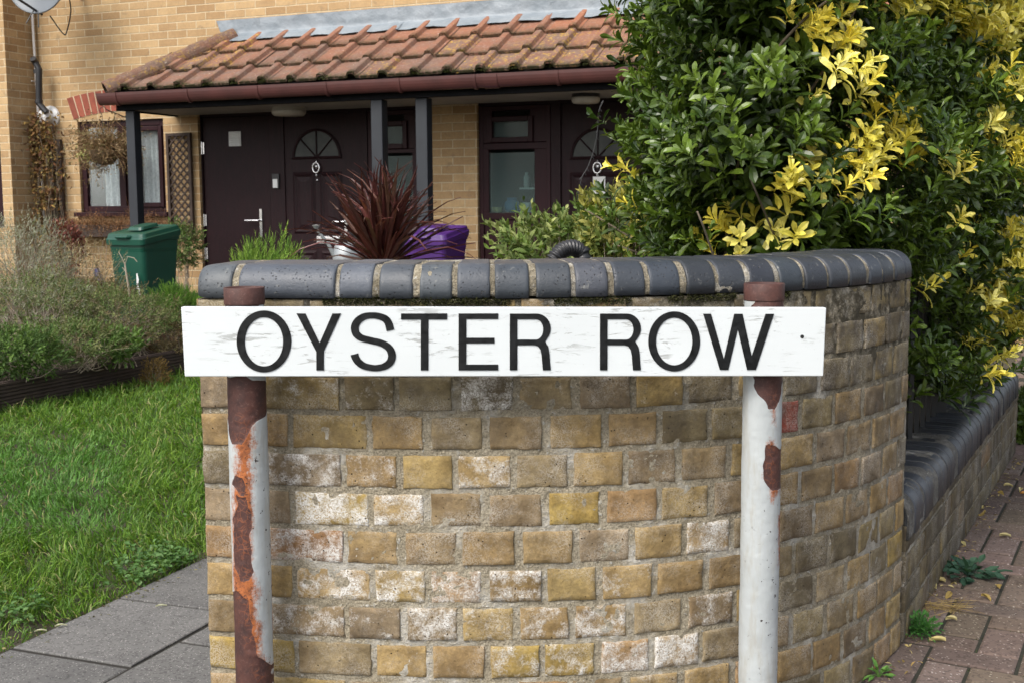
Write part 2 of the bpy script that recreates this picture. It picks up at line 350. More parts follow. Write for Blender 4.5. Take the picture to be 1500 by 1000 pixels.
def brick_block(mb, fx, cv, s0, s1, z0, z1, col, fxv, rough=1., nu=17, nv=12, seedp=0):
    sm = (s0+s1)/2; (p,), (t,), (n,) = [a[None] if a.ndim == 1 else a for a in cv(np.array([sm]))]
    # chord plane pushed to the curve
    pa = cv(np.array([s0]))[0][0]; pb = cv(np.array([s1]))[0][0]; t = unit(pb-pa); n = np.array([t[1], -t[0]]); p = (pa+pb)/2+n*random.uniform(0, .003)
    w = np.linalg.norm(pb-pa)/2; h = (z1-z0)/2; zc = (z0+z1)/2; rz = random.uniform(-.012, .012)
    u = np.linspace(-1, 1, nu); v = np.linspace(-1, 1, nv); u = np.sort(np.r_[np.linspace(-.965, .965, nu-4), -1, 1, -.988, .988]); v = np.sort(np.r_[np.linspace(-.945, .945, nv-4), -1, 1, -.982, .982])
    U, Vv = np.meshgrid(u, v); a = U*w; b = Vv*h
    key = np.stack([a+s0*7, b+z0*9, np.full_like(a, seedp)], -1)
    ex = np.minimum(w-np.abs(a), .012); ez = np.minimum(h-np.abs(b), .012); e = np.minimum(ex, ez)
    off = -.0022*np.clip(1-e/.0016, 0, 1)**1.5 - .0012*np.clip(noise(key, 45, 21)-.35, 0, 1)*np.clip(1-e/.011, 0, 1)*3 + noise(key, 60, 3)*.0007*rough + noise(key, 24, 9)*.0009*rough
    a = a + np.where(np.abs(U) > .95, noise(key, 55, 5)*.0016, 0)*rough; b = b + np.where(np.abs(Vv) > .95, noise(key, 55, 6)*.0014, 0)*rough
    b = b+a*rz
    X = p[0]+t[0]*a+n[0]*off; Y = p[1]+t[1]*a+n[1]*off; Z = zc+b
    F = np.stack([X, Y, Z], -1).reshape(-1, 3)
    idx = np.arange(nu*nv).reshape(nv, nu)
    q = np.stack([idx[:-1, :-1], idx[:-1, 1:], idx[1:, 1:], idx[1:, :-1]], -1).reshape(-1, 4)
    ring = np.concatenate([idx[0, :], idx[1:, -1], idx[-1, -2::-1], idx[-2:0:-1, 0]])
    B = F[ring]-np.array([n[0], n[1], 0])*.02; k = len(ring); rb = np.arange(k)+nu*nv
    sd = np.stack([ring, rb, np.roll(rb, -1), np.roll(ring, -1)], -1)
    mb.add(np.vstack([F, B]), np.vstack([q, sd]), col); fx.append(np.broadcast_to(fxv, (len(F)+k, 3)))
def put_fx(o, fx):
    A = np.concatenate(fx); a = o.data.color_attributes.new('fx', 'FLOAT_COLOR', 'POINT')
    a.data.foreach_set('color', np.hstack([A, np.ones((len(A), 1))]).astype(np.float32).ravel())
def mortar_sheet(cv, s0, s1, z0, z1, res, depth, thick, darkfn, amp=.002, seed=0, proud=0.):
    ns = int((s1-s0)/res)+1; nz = int((z1-z0)/res)+1; s = np.linspace(s0, s1, ns); z = np.linspace(z0, z1, nz)
    p, t, n = cv(s); S, Z = np.meshgrid(s, z); K = np.stack([S, Z, np.zeros_like(S)], -1)
    off = -depth+fbm(K, 75, seed+1, 3)*amp*1.1+noise(K, 20, seed+4)*amp*.35+proud
    X = p[None, :, 0]+n[None, :, 0]*off; Y = p[None, :, 1]+n[None, :, 1]*off
    V = np.stack([X, Y, Z], -1).reshape(-1, 3); idx = np.arange(ns*nz).reshape(nz, ns)
    q = np.stack([idx[:-1, :-1], idx[:-1, 1:], idx[1:, 1:], idx[1:, :-1]], -1).reshape(-1, 4)
    mb = MB(); d = darkfn(S, Z).reshape(-1, 1)*np.ones((1, 3)); mb.add(V, q, d)
    # back and end faces of the wall body
    back = np.stack([p[:, 0]-n[:, 0]*thick, p[:, 1]-n[:, 1]*thick], -1)
    bv = np.vstack([np.c_[back, np.full(ns, z0)], np.c_[back, np.full(ns, z1)]]); k = mb.n
    mb.add(bv, np.array([(i+1, i, ns+i, ns+i+1) for i in range(ns-1)]), np.zeros(3)+.2)
    tl, tr, bl, br = nz*ns-ns, nz*ns-1, 0, ns-1
    P4 = np.vstack([V[bl], V[tl], bv[ns], bv[0], V[br], V[tr], bv[2*ns-1], bv[ns-1]])
    mb.add(P4, [(0, 1, 2, 3), (4, 7, 6, 5)], np.zeros(3)+.2)
    tp = np.vstack([V[tl:tr+1], bv[ns:]]); mb.add(tp, np.array([(i, i+1, ns+i+1, ns+i) for i in range(ns-1)]), np.zeros(3)+.6)
    return mb
CZ = .146      # a mortar line
wall = empty('garden_wall', (0, 0, 0), 0, 'curved yellow brick wall with blue rounded coping behind the street name sign', 'wall')
bm_ = MB(); fx = []
white_px = [(480,740,60,1.),(560,750,45,1.),(480,800,50,1.1),(440,560,0,0),(690,585,50,.9),(570,585,30,.7),(450,690,60,.8),(690,690,40,.8),(480,855,70,.9),(560,860,40,1.),(640,865,45,1.),(730,865,40,.9),(665,920,28,1.2),(760,915,40,.8),(880,905,45,.8),(1035,790,26,1.),(1010,890,30,1.),(910,960,40,1.),(990,960,35,1.),(790,975,50,.8),(530,700,50,.6),(520,905,50,.5),(430,640,14,.7),(740,560,60,.5),(560,655,40,.4)]
for k in range(-2, 10):
    zb = CZ+.075*k+.006; zt = zb+.063
    if k == 9: zt = .884
    odd = k % 2
    s = -.0; L = []
    if k == 9: seq = [.215, .18]
    elif odd: seq = [.102, .166]
    else: seq = [.175, .145]
    for w in seq: L.append((s, s+w)); s += w+.011
    while s < SEND:
        w = (.0965 if k < 9 else .20)+random.uniform(-.003, .003); j = .0155+random.uniform(-.004, .003)
        L.append((s, min(s+w, SEND))); s += w+j
    for (a, b) in L:
        if b-a < .02: continue
        sm = (a+b)/2; p, t, n = curve(np.array([sm])); P = np.array([p[0][0], p[0][1], (zb+zt)/2]); px, py = proj(P)
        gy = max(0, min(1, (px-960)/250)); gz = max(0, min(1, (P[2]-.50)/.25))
        col = PALETTE[random.randrange(len(PALETTE))]*random.uniform(.88, 1.10)
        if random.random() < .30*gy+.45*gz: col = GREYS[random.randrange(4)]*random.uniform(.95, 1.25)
        if random.random() < .03: col = srgb(142, 110, 78)
        if random.random() < .03: col = srgb(150, 130, 76)
        if abs(px-1155) < 22 and abs(py-612) < 20: col = srgb(126, 62, 50)
        wv = 0
        for (x, y, r, m) in white_px:
            dd = math.hypot((px-x)/1.3, py-y)
            if dd < r: wv = max(wv, m*(1-.4*dd/r))
        if wv == 0 and random.random() < .13 and px < 1050: wv = random.uniform(.15, .45)
        brick_block(bm_, fx, curve, a, b, zb+random.uniform(-.001, .001), zt+random.uniform(-.0015, .0015), col,
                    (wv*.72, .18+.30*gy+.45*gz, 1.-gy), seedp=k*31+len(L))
o = bm_.build('brickwork', M['brick'], wall, smooth=True); put_fx(o, fx)
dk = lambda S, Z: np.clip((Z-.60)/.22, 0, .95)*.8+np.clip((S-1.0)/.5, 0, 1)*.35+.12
mortar_sheet(curve, 0.0, SEND, -.03, .886, .005, .0017, .215, dk, .0024).build('mortar', M['mortar'], wall, smooth=True)
# end faces
def end_bricks(parent, p0, p1, k0, k1, ztop):
    p0, p1 = np.array(p0), np.array(p1); Lw = np.linalg.norm(p1-p0); tt = (p1-p0)/Lw; nn_ = np.array([tt[1], -tt[0]])
    def cv(s): s = np.asarray(s, float); p = p0+s[..., None]*tt+nn_*.004; return p, np.broadcast_to(tt, p.shape), np.broadcast_to(nn_, p.shape)
    m_ = MB(); fx = []
    for k in range(k0, k1):
        zb = CZ+.075*k+.006; zt = min(zb+.063, ztop); seq = [(.006, Lw/2-.005), (Lw/2+.005, Lw-.006)] if k % 2 else [(.006, Lw-.006)]
        for a, b in seq: brick_block(m_, fx, cv, a, b, zb, zt, PALETTE[random.randrange(10)]*random.uniform(.8, 1.), (random.uniform(0, .2), .4, .4), seedp=k+300)
    o = m_.build('end_brickwork', M['brick'], parent, smooth=True); put_fx(o, fx)
_p, _t, _n = curve(np.array([0., SEND])); end_bricks(wall, _p[0]-_n[0]*.213, _p[0]-_n[0]*.004, -2, 10, .884); end_bricks(wall, _p[1]-_n[1]*.004, _p[1]-_n[1]*.213, 3, 10, .884)
# ------------------------------------------------ coping
def cope_units(cv, sl, prof, cols, name, parent, stop=False, mort=None, inset=.0045, mm=None):
    """units of bull-nosed brick swept along the curve; prof = [(inward, z)] closed outline seen from the end"""
    prof = np.array(prof); c = prof.mean(0); mb = MB(); K = len(prof)
    for i, (a, b) in enumerate(sl):
        nmid = max(2, int((b-a)/.012)); ss = [a, a+.0015, a+.004]+list(np.linspace(a+.008, b-.008, nmid))+[b-.004, b-.0015, b]
        sc = [.0035, .0012, 0]+[0]*nmid+[0, .0012, .0035]
        if stop and i == 0:
            ss = [a+.042*(1-math.cos(q)) for q in np.linspace(0.05, math.pi/2, 10)]+list(np.linspace(a+.05, b-.006, 4))+[b-.0015, b]
            sc = [.034*(1-math.sin(q)) for q in np.linspace(0.05, math.pi/2, 10)]+[0]*4+[.0012, .0035]
        rings = []; jit = random.uniform(-.0022, .0028); jz = random.uniform(-.0015, .0015)
        for s, q in zip(ss, sc):
            pp, t, n = cv(np.array([s])); d = unit(prof-c); pr = prof-d*q
            pr = pr+ (noise(np.c_[pr*30, np.full(K, s*9+i)], 1., 5)*.0007)[:, None]*d
            rings.append(np.c_[pp[0][0]-n[0][0]*(pr[:, 0]-jit), pp[0][1]-n[0][1]*(pr[:, 0]-jit), pr[:, 1]+jz])
        V = np.concatenate(rings); m = len(rings)
        F = [(r*K+j, (r+1)*K+j, (r+1)*K+(j+1) % K, r*K+(j+1) % K) for r in range(m-1) for j in range(K)]+[tuple(range(K)), tuple(range((m-1)*K, m*K))[::-1]]
        mb.add(V, F, cols(a, i))
    o = mb.build(name, M['cope'], parent, smooth=True)
    # bedding joints between the units
    mb = MB(); s0, s1 = sl[0][0]+.07 if stop else sl[0][0], sl[-1][1]-.004; m = int((s1-s0)/.004); rings = []
    # finer outline
    dense = []
    for j in range(K):
        p0, p1 = prof[j], prof[(j+1) % K]; nn = max(1, int(np.linalg.norm(p1-p0)/.006))
        for q in range(nn): dense.append(p0+(p1-p0)*q/nn)
    dense = np.array(dense); KD = len(dense)
    for s in np.linspace(s0, s1, m):
        pp, t, n = cv(np.array([s])); d = unit(dense-c); pr = dense-d*inset
        pr = pr+(noise(np.c_[pr*90, np.full(KD, s*90)], 1., 8)*.0022+noise(np.c_[pr*25, np.full(KD, s*30)], 1., 2)*.0015)[:, None]*d*min(1, inset/.0045)
        rings.append(np.c_[pp[0][0]-n[0][0]*pr[:, 0], pp[0][1]-n[0][1]*pr[:, 0], pr[:, 1]])
    V = np.concatenate(rings); m = len(rings)
    F = [(r*KD+j, (r+1)*KD+j, (r+1)*KD+(j+1) % KD, r*KD+(j+1) % KD) for r in range(m-1) for j in range(KD)]+[tuple(range(KD)), tuple(range((m-1)*KD, m*KD))[::-1]]
    mb.add(V, F, np.array([.6, .6, .6])); mb.build('coping_mortar', mm or M['mortar'], parent, smooth=True)
def bull(z0, z1, dep, r, over=.004, rb=.02, n=12):
    P = [(-over, z0)]+[(-over+r-r*math.cos(a), z1-r+r*math.sin(a)) for a in np.linspace(.0, math.pi/2, n)]
    P += [(dep-rb+rb*math.sin(a), z1-rb+rb*math.cos(a)) for a in np.linspace(0, math.pi/2, 5)]+[(dep, z0)]
    return P
sl = [(-.012, .072), (.086, .276)]; s = .284
while s < SEND-.03:
    w = .0625+random.uniform(-.002, .003); j = .0105+random.uniform(-.002, .004)
    sl.append((s, min(s+w, SEND))); s += w+j
def ccol(s, i):
    f = min(1, s/1.0); base = srgb(72, 76, 82)*(1-f)+srgb(47, 51, 57)*f  # paler units at the left: sky reflection put into the brick colour
    return base*random.uniform(.8, 1.15)*(1+np.array([random.uniform(-.05, .05), 0, random.uniform(-.05, .05)]))
cope_units(curve, sl, bull(.889, .953, .215, .046), ccol, 'coping', wall, stop=True)
# moss along the bed joint under the coping
mb = MB(); N = 5200; ss = RNG.uniform(.25, 1.25, N)**1.; ss = ss[(fbm(np.c_[ss, ss*0, ss*0], 14, 4, 3) > -.12)]; N = len(ss)
p, t, n = curve(ss); z = RNG.normal(.884, .0035, N)-np.abs(RNG.normal(0, .003, N))
P = np.c_[p[:, 0]+n[:, 0]*.001, p[:, 1]+n[:, 1]*.001, z]; d = np.c_[n[:, 0], n[:, 1], RNG.uniform(-.3, .9, N)]+rdir(N)*.8
leaves(mb, P, d, rdir(N), RNG.uniform(.003, .007, N), RNG.uniform(.0015, .003, N), pick([(.05, .055, .02), (.10, .10, .035), (.03, .028, .018)], N), 'needle')
tag(mb.build('moss', M['soft']), 'thin dark moss growing in the joint under the blue coping', 'moss', kind='stuff')
# ------------------------------------------------ low wall
low = empty('low_boundary_wall', (L0[0], L0[1], 0), 0, 'low straight brick wall with dark coping running along the block pavement under the hedge', 'wall')
low.location = (0, 0, 0); lb = MB(); fx = []
LTOP = .268
for k in range(-2, 2):
    zb = CZ+.075*k+.005; zt = zb+.065; s = -.02 if k % 2 else -.07; st = k % 2
    while s < LLEN:
        w = .215 if st else .1025
        st = not st; e = min(s+w, LLEN)
        if e-max(s, 0) > .03:
            c = GREYS[random.randrange(4)]*random.uniform(.65, 1.0) if random.random() < .88 else PALETTE[random.randrange(10)]*.75
            brick_block(lb, fx, line, max(s, -.002), e, zb, zt, c, (random.uniform(0, .15), .75, .1), nu=11, nv=9, seedp=k+77)
        s += w+.010
o = lb.build('brickwork', M['brick'], low, smooth=True); put_fx(o, fx)
_q = L0+LD*LLEN; end_bricks(low, _q-LN*.004, _q-LN*.213, -2, 2, .256)
mortar_sheet(line, 0, LLEN, -.03, LTOP-.018, .010, .002, .215, lambda S, Z: .55+0*S, .0018, 40).build('mortar', M['mortar'], low, smooth=True)
sl = []; s = 0
while s < LLEN-.03: w = .0655+random.uniform(-.0015, .0015); sl.append((s, min(s+w, LLEN))); s += w+.0065
cope_units(line, sl, bull(LTOP-.012, LTOP+.095, .235, .052, .006), lambda s, i: srgb(54, 57, 63)*random.uniform(.75, 1.2), 'coping', low, inset=.0014,
           mm=mat_mortar('white_thin_mortar', (.16, .16, .15), (.30, .29, .27), (.08, .075, .065)))
# ================================================================== STREET SIGN
YS = 2.135
def S(px, py, dy=0.): q = at(px, py, YS+dy); return (q[0], q[1], q[2])
sign = empty('street_name_sign', S(738, 551), 0, 'white wooden street name sign reading OYSTER ROW on two rusty poles', 'street sign')
sl0 = np.array(sign.location)
def paint_white():
    t = NT('weathered_white_board'); wv = t.mapping((13, 13, 95)); n1 = t.noise(1., 6, .7, wv, 1.2); n2 = t.noise(9, 3)
    scr = t.math('MULTIPLY', t.ramp(n1, .575, .605), t.ramp(n2, .45, .56)); base = t.mix(t.ramp(t.noise(5, 5), .3, .7), (.61, .645, .655), (.57, .605, .615))
    col = t.mix(t.math('MULTIPLY', scr, .75), base, (.30, .31, .30))
    col = t.mix(t.math('MULTIPLY', t.ramp(t.noise(120, 3, .8), .66, .72), .35), col, (.35, .35, .33))
    h = t.math('SUBTRACT', t.math('MULTIPLY', t.noise(1., 4, .6, t.mapping((8, 8, 120))), .4), scr)
    return t.fin(col, .5, t.bump(h, .35, .0015), spec=.4)
bd = MB(); cs = [S(265, 450), S(1210.5, 451), S(1206, 550.5), S(270.5, 551)]
fr = np.array([cs[3], cs[2], cs[1], cs[0]]); bk = fr+np.array([0, .018, 0])
bd.hexa([fr[0], fr[1], bk[1], bk[0], fr[3], fr[2], bk[2], bk[3]])
nh = MB(); q_ = S(1175, 493); nh.lathe([(.0035, -.002), (.0035, .0004), (.001, .0005)], (q_[0], q_[1], q_[2]), 10, 'y'); nh.build('nail_hole', M['iron'], sign).location = -sl0
bd.build('board', paint_white(), sign, bevel=.0015, loc=sl0*0).location = -sl0
GB = NT('glossy_black_letter'); GB.fin(GB.mix(GB.ramp(GB.noise(40, 5, .7), .4, .6), (.003, .0035, .004), (.007, .008, .009)), GB.ramp(GB.noise(70, 4), .35, .65, .28, .55), GB.bump(GB.noise(60, 4, .6), .4, .002), spec=.35)
def letter(polys):
    cu = bpy.data.curves.new('letter', 'CURVE'); cu.dimensions = '2D'; cu.fill_mode = 'BOTH'; cu.extrude = .0004; cu.offset = -.0009; cu.bevel_depth = .0006; cu.bevel_resolution = 1
    for P in polys:
        sp = cu.splines.new('POLY'); sp.points.add(len(P)-1); sp.use_cyclic_u = True
        for i, (x, y) in enumerate(P):
            q = S(x, y); sp.points[i].co = (q[0], q[2], 0, 1)
    ob = bpy.data.objects.new('letter_tmp', cu); dg = bpy.context.evaluated_depsgraph_get()
    COL.objects.link(ob); dg.update(); me = bpy.data.meshes.new_from_object(ob.evaluated_get(dg)); bpy.data.objects.remove(ob)
    V = np.array([v.co[:] for v in me.vertices]); V = np.c_[V[:, 0], YS-.0008-V[:, 2], V[:, 1]]-sl0
    me.vertices.foreach_set('co', V.astype(np.float32).ravel()); me.materials.clear(); me.materials.append(GB.m); me.update()
    o = bpy.data.objects.new('letter', me); COL.objects.link(o); o.parent = sign
def ell(cx, cy, rx, ry, a0=0, a1=360, n=56, e=2.):
    return [(cx+rx*math.copysign(abs(math.cos(t))**(2/e), math.cos(t)), cy+ry*math.copysign(abs(math.sin(t))**(2/e), math.sin(t))) for t in np.radians(np.linspace(a0, a1, n, endpoint=(a1-a0) != 360))]
letter([ell(386.8, 499.7, 40.3, 45.2), ell(386.8, 500.3, 27.8, 35.3)])
letter([[(434,459),(447.6,459),(468.3,501.5),(486.8,459),(500,459),(474.8,514),(474.8,542),(463.2,542),(463.2,515)]])
ctr = catmull([(572,484),(569,473),(563.5,466.5),(554,463),(544.5,462),(534,463.5),(525,469),(520,478),(521.5,488),(529,494.5),(543,498.3),(558,502),(569,508.5),(574,518),(572.5,528),(565,535),(553.5,538.2),(543,537.8),(532,534.8),(524.5,529),(520.5,522.5),(519.2,518)], 5)
tn = np.gradient(ctr, axis=0); tn /= np.linalg.norm(tn, axis=1)[:, None]; nn = np.c_[-tn[:, 1], tn[:, 0]]
wd = 4.7+1.3*np.abs(tn[:, 1]); wd = wd[:, None]
letter([list(map(tuple, np.vstack([ctr+nn*wd, (ctr-nn*wd)[::-1]])))])
letter([[(587.3,459),(655.3,459),(655.3,468.3),(627.8,468.3),(627.8,542),(616.2,542),(616.2,468.3),(587.3,468.3)]])
letter([[(671.5,459),(730,459),(730,467.6),(683.3,467.6),(683.3,494.3),(724.5,494.3),(724.5,502.8),(683.3,502.8),(683.3,533),(730,533),(730,542),(671.5,542)]])
def Rr(dx, y0=459.2, y1=541.8):
    out = [(746.5,y0),(786,y0)]+[(786+21*math.sin(a), 481-21.8*math.cos(a)) for a in np.linspace(.1, 2.25, 14)]+[(799,500),(803.5,508),(805.3,518),(806,530),(807,540),(806.5,y1),(795,y1),(794,532),(793.2,521),(791.5,512),(787.5,507),(782.5,505.5),(758,505.5),(758,y1),(746.5,y1)]
    hole = [(758,468),(785,468)]+[(785+10.5*math.sin(a), 482.4-14.4*math.cos(a)) for a in np.linspace(.15, 2.99, 12)]+[(785,496.8),(758,496.8)]
    letter([[(x+dx, y) for x, y in out], [(x+dx, y) for x, y in hole]])
Rr(0); Rr(132)
letter([ell(987.5, 499.7, 38.2, 43.8), ell(987.5, 499.8, 26.3, 34.2)])
letter([[(1029.5,459.5),(1041.6,459.5),(1060.2,524),(1075,459.5),(1087.8,459.5),(1101,520),(1121,459.5),(1134,459.5),(1107.3,541.3),(1094,541.3),(1080.6,483.5),(1067,541.3),(1054.2,541.3)]])
# ---- poles with flaking paint
def mat_pole():
    t = NT('flaking_painted_steel'); a = t.sep(t.attr()); n = t.noise(70, 5, .7)
    base = t.mix(t.ramp(t.noise(9, 5, .6), .3, .7), (.44, .47, .475), (.36, .385, .39))
    base = t.mix(t.ramp(t.noise(1., 5, .75, t.mapping((40, 40, 7))), .50, .66, 0, .6), base, (.33, .32, .28))
    orange = t.mix(t.ramp(t.noise(60, 6, .8), .42, .66), (.36, .115, .035), (.13, .045, .022))
    brown = t.mix(t.ramp(t.noise(30, 5, .7), .35, .65), (.085, .034, .026), (.042, .020, .018))
    nf = t.noise(160, 6, .85); nv_ = t.noise(1., 5, .7, t.mapping((90, 90, 14))); sp = t.ramp(t.math('ADD', a[0], t.math('ADD', t.math('MULTIPLY', t.math('SUBTRACT', nf, .5), 1.3), t.math('MULTIPLY', t.math('SUBTRACT', nv_, .5), .9))), .34, .74)
    br = t.ramp(t.math('ADD', a[1], t.math('MULTIPLY', t.math('SUBTRACT', t.noise(110, 6, .8), .5), .55)), .46, .54)
    vc = t.n('ShaderNodeTexVoronoi', feature='DISTANCE_TO_EDGE'); vc.inputs['Scale'].default_value = 85; wv_ = t.n('ShaderNodeVectorMath', operation='ADD'); t.l(t.co, wv_.inputs[0]); nz_ = t.n('ShaderNodeTexNoise'); nz_.inputs['Scale'].default_value = 60; t.l(t.co, nz_.inputs['Vector']); sc_ = t.n('ShaderNodeVectorMath', operation='SCALE'); sc_.inputs['Scale'].default_value = .012; t.l(nz_.outputs['Color'], sc_.inputs[0]); t.l(sc_.outputs[0], wv_.inputs[1]); t.l(wv_.outputs[0], vc.inputs['Vector'])
    crk = t.math('MULTIPLY', t.math('MULTIPLY', t.ramp(vc.outputs['Distance'], .02, .08, .5, 0), a[0]), t.ramp(t.noise(35, 4, .7), .42, .56)); brown = t.mix(crk, brown, (.27, .085, .032))
    brown = t.mix(t.ramp(t.noise(180, 4, .8), .55, .68, 0, .6), brown, (.16, .085, .07))
    col = t.mix(sp, base, orange); dsp = t.math('MULTIPLY', t.math('MULTIPLY', t.ramp(t.noise(130, 4, .8), .56, .62), sp), a[0]); col = t.mix(dsp, col, (.05, .022, .018)); col = t.mix(br, col, brown)
    spots = t.math('MULTIPLY', t.ramp(t.noise(75, 3, .7), .65, .67), a[2]); col = t.mix(spots, col, (.03, .02, .018))
    h = t.math('ADD', t.math('MULTIPLY', n, .5), t.math('MULTIPLY', br, -.4))
    return t.fin(col, t.mix(br, t.mix(sp, (.42,)*3, (.85,)*3), (.6,)*3), t.bump(h, .6, .003), spec=.4)
MP = mat_pole()
def interp_rows(rows, y):
    ys = [r[0] for r in rows]; l = np.interp(y, ys, [r[1] for r in rows]); r = np.interp(y, ys, [r[2] for r in rows]); return l, r
def pole(top, bot, brown, orange, label, spot):
    A = at(*top, 2.195); d = at(*bot, 2.195)-A; r = .0362; z1 = A[2]; z0 = -.1; nz = 520; na = 132
    z = np.linspace(z1, z0, nz); x = A[0]+(z-A[2])*d[0]/d[2]; an = np.linspace(0, 2*math.pi, na, endpoint=False)
    a0 = at(top[0], top[1], 2.195)
    ax = np.cos(an); ay = -np.sin(an)      # sin>0 faces the street
    X = x[:, None]+r*ax[None]; Y = np.broadcast_to(A[1]+r*ay[None], X.shape); Z = np.broadcast_to(z[:, None], X.shape)
    P = np.stack([X, Y, Z], -1)
    py = proj(np.stack([x, np.full(nz, A[1]-r), z], -1))[1]
    u = (1+ax)/2; u = np.where(np.sin(an) < 0, (u*1.7) % 1, u); Yp = np.broadcast_to(py[:, None], X.shape); Up = np.broadcast_to(u[None], X.shape)
    jag = noise(P, 70, 2)*.05+noise(P, 26, 7)*.07; jag2 = noise(P, 60, 12)*6
    def fld(rows_list):
        f = np.full(X.shape, -1.)
        for rows in rows_list:
            l, rr = interp_rows(rows, Yp+jag2); ys = [q[0] for q in rows]
            v = np.minimum(Up+jag-l, rr-Up-jag); v = np.minimum(v, np.minimum(Yp+jag2-ys[0], ys[-1]-Yp-jag2)/60)
            f = np.maximum(f, v)
        return f
    fb = fld(brown); fo = fld(orange)
    br = np.clip(.5+fb*14, 0, 1); orr = np.clip(.42+fo*2.6, 0, 1)
    rad = -.0009*br+noise(P, 35, 3)*.0004+noise(P, 14, 6)*.0006+noise(P, 110, 5)*.00025*(1+2*orr)+.0006*np.exp(-(fb/.03)**2)
    P = P+rad[..., None]*np.stack([np.broadcast_to(ax, X.shape), np.broadcast_to(ay, X.shape), 0*X], -1)
    idx = np.arange(nz*na).reshape(nz, na); nx = np.roll(idx, -1, 1)
    q = np.stack([idx[:-1], idx[1:], nx[1:], nx[:-1]], -1).reshape(-1, 4)
    sp = np.where(Yp > spot, 1., .0)*np.where(Up > .45, 1, .25)
    mb = MB(); c = np.stack([orr, br, sp], -1).reshape(-1, 3); mb.add(P.reshape(-1, 3), q[:, ::-1], c)
    base = np.array([x[-1], A[1], 0])
    root = empty('sign_pole', tuple(base), 0, label, 'sign pole', 'poles carrying the street name sign')
    o = mb.build('pole_tube', MP, root, smooth=True); o.location = -base
    cap = MB(); c0 = np.array([x[0], A[1], z1]); pr = [(r+.0004, -.030), (r+.0009, -.028), (r+.0009, .0005), (r+.0002, .0015), (r-.003, .001), (r-.004, -.006), (.001, -.007)]
    cap.lathe(pr, c0, 48, col=(0, 1, 0)); o = cap.build('pole_cap', MP, root, smooth=True); o.location = -base
pole((357.5, 422), (373.5, 1000),
     [[(415,-.3,1.3),(452,-.3,1.3)], [(551,-.3,.62),(560,-.3,.9),(575,-.1,1.1),(600,-.2,1.1),(615,.0,.92),(635,.02,.60),(648,.15,.45)],
      [(725,.25,.45),(745,.2,.5),(758,.15,.6),(775,.12,.65),(800,.2,.55)], [(770,.25,.6),(810,.1,.65),(835,.15,.7),(850,.3,.5)],
      [(870,-.3,.25),(880,-.3,.5),(900,-.3,.5),(930,-.3,.62),(960,-.3,.72),(985,-.3,.95),(1100,-.3,.9),(1400,-.3,1.3)], [(700,.2,.35),(712,.15,.45),(722,.3,.4)]],
     [[(600,.35,.75),(640,.2,.78),(680,.2,.66),(720,.12,.72),(780,.05,.72),(840,.05,.72),(880,.0,.75),(930,.3,.82),(960,.5,.85),(1000,.7,1.),(1400,.5,1.)]],
     'left pole of the street sign, heavily rusted with orange and brown streaks', 650)
pole((1119.5, 416), (1109.5, 1000),
     [[(410,.28,1.3),(430,.3,1.3),(442,.22,1.3),(452,.1,1.3)], [(545,.15,1.2),(560,.22,1.),(575,.3,.95),(590,.42,.85),(596,.5,.7)],
      [(648,.50,.60),(660,.45,.85),(672,.47,1.1),(700,.45,1.2),(712,.5,1.0),(718,.7,.85)]],
     [[(575,.55,.75),(600,.6,.75),(622,.64,.70)], [(640,.55,.7),(700,.45,1.),(722,.6,.9),(738,.68,.74)], [(760,.88,1.1),(800,.9,1.1),(830,.88,1.1)]],
     'right pole of the street sign, white paint with a few brown flaked patches', 740)
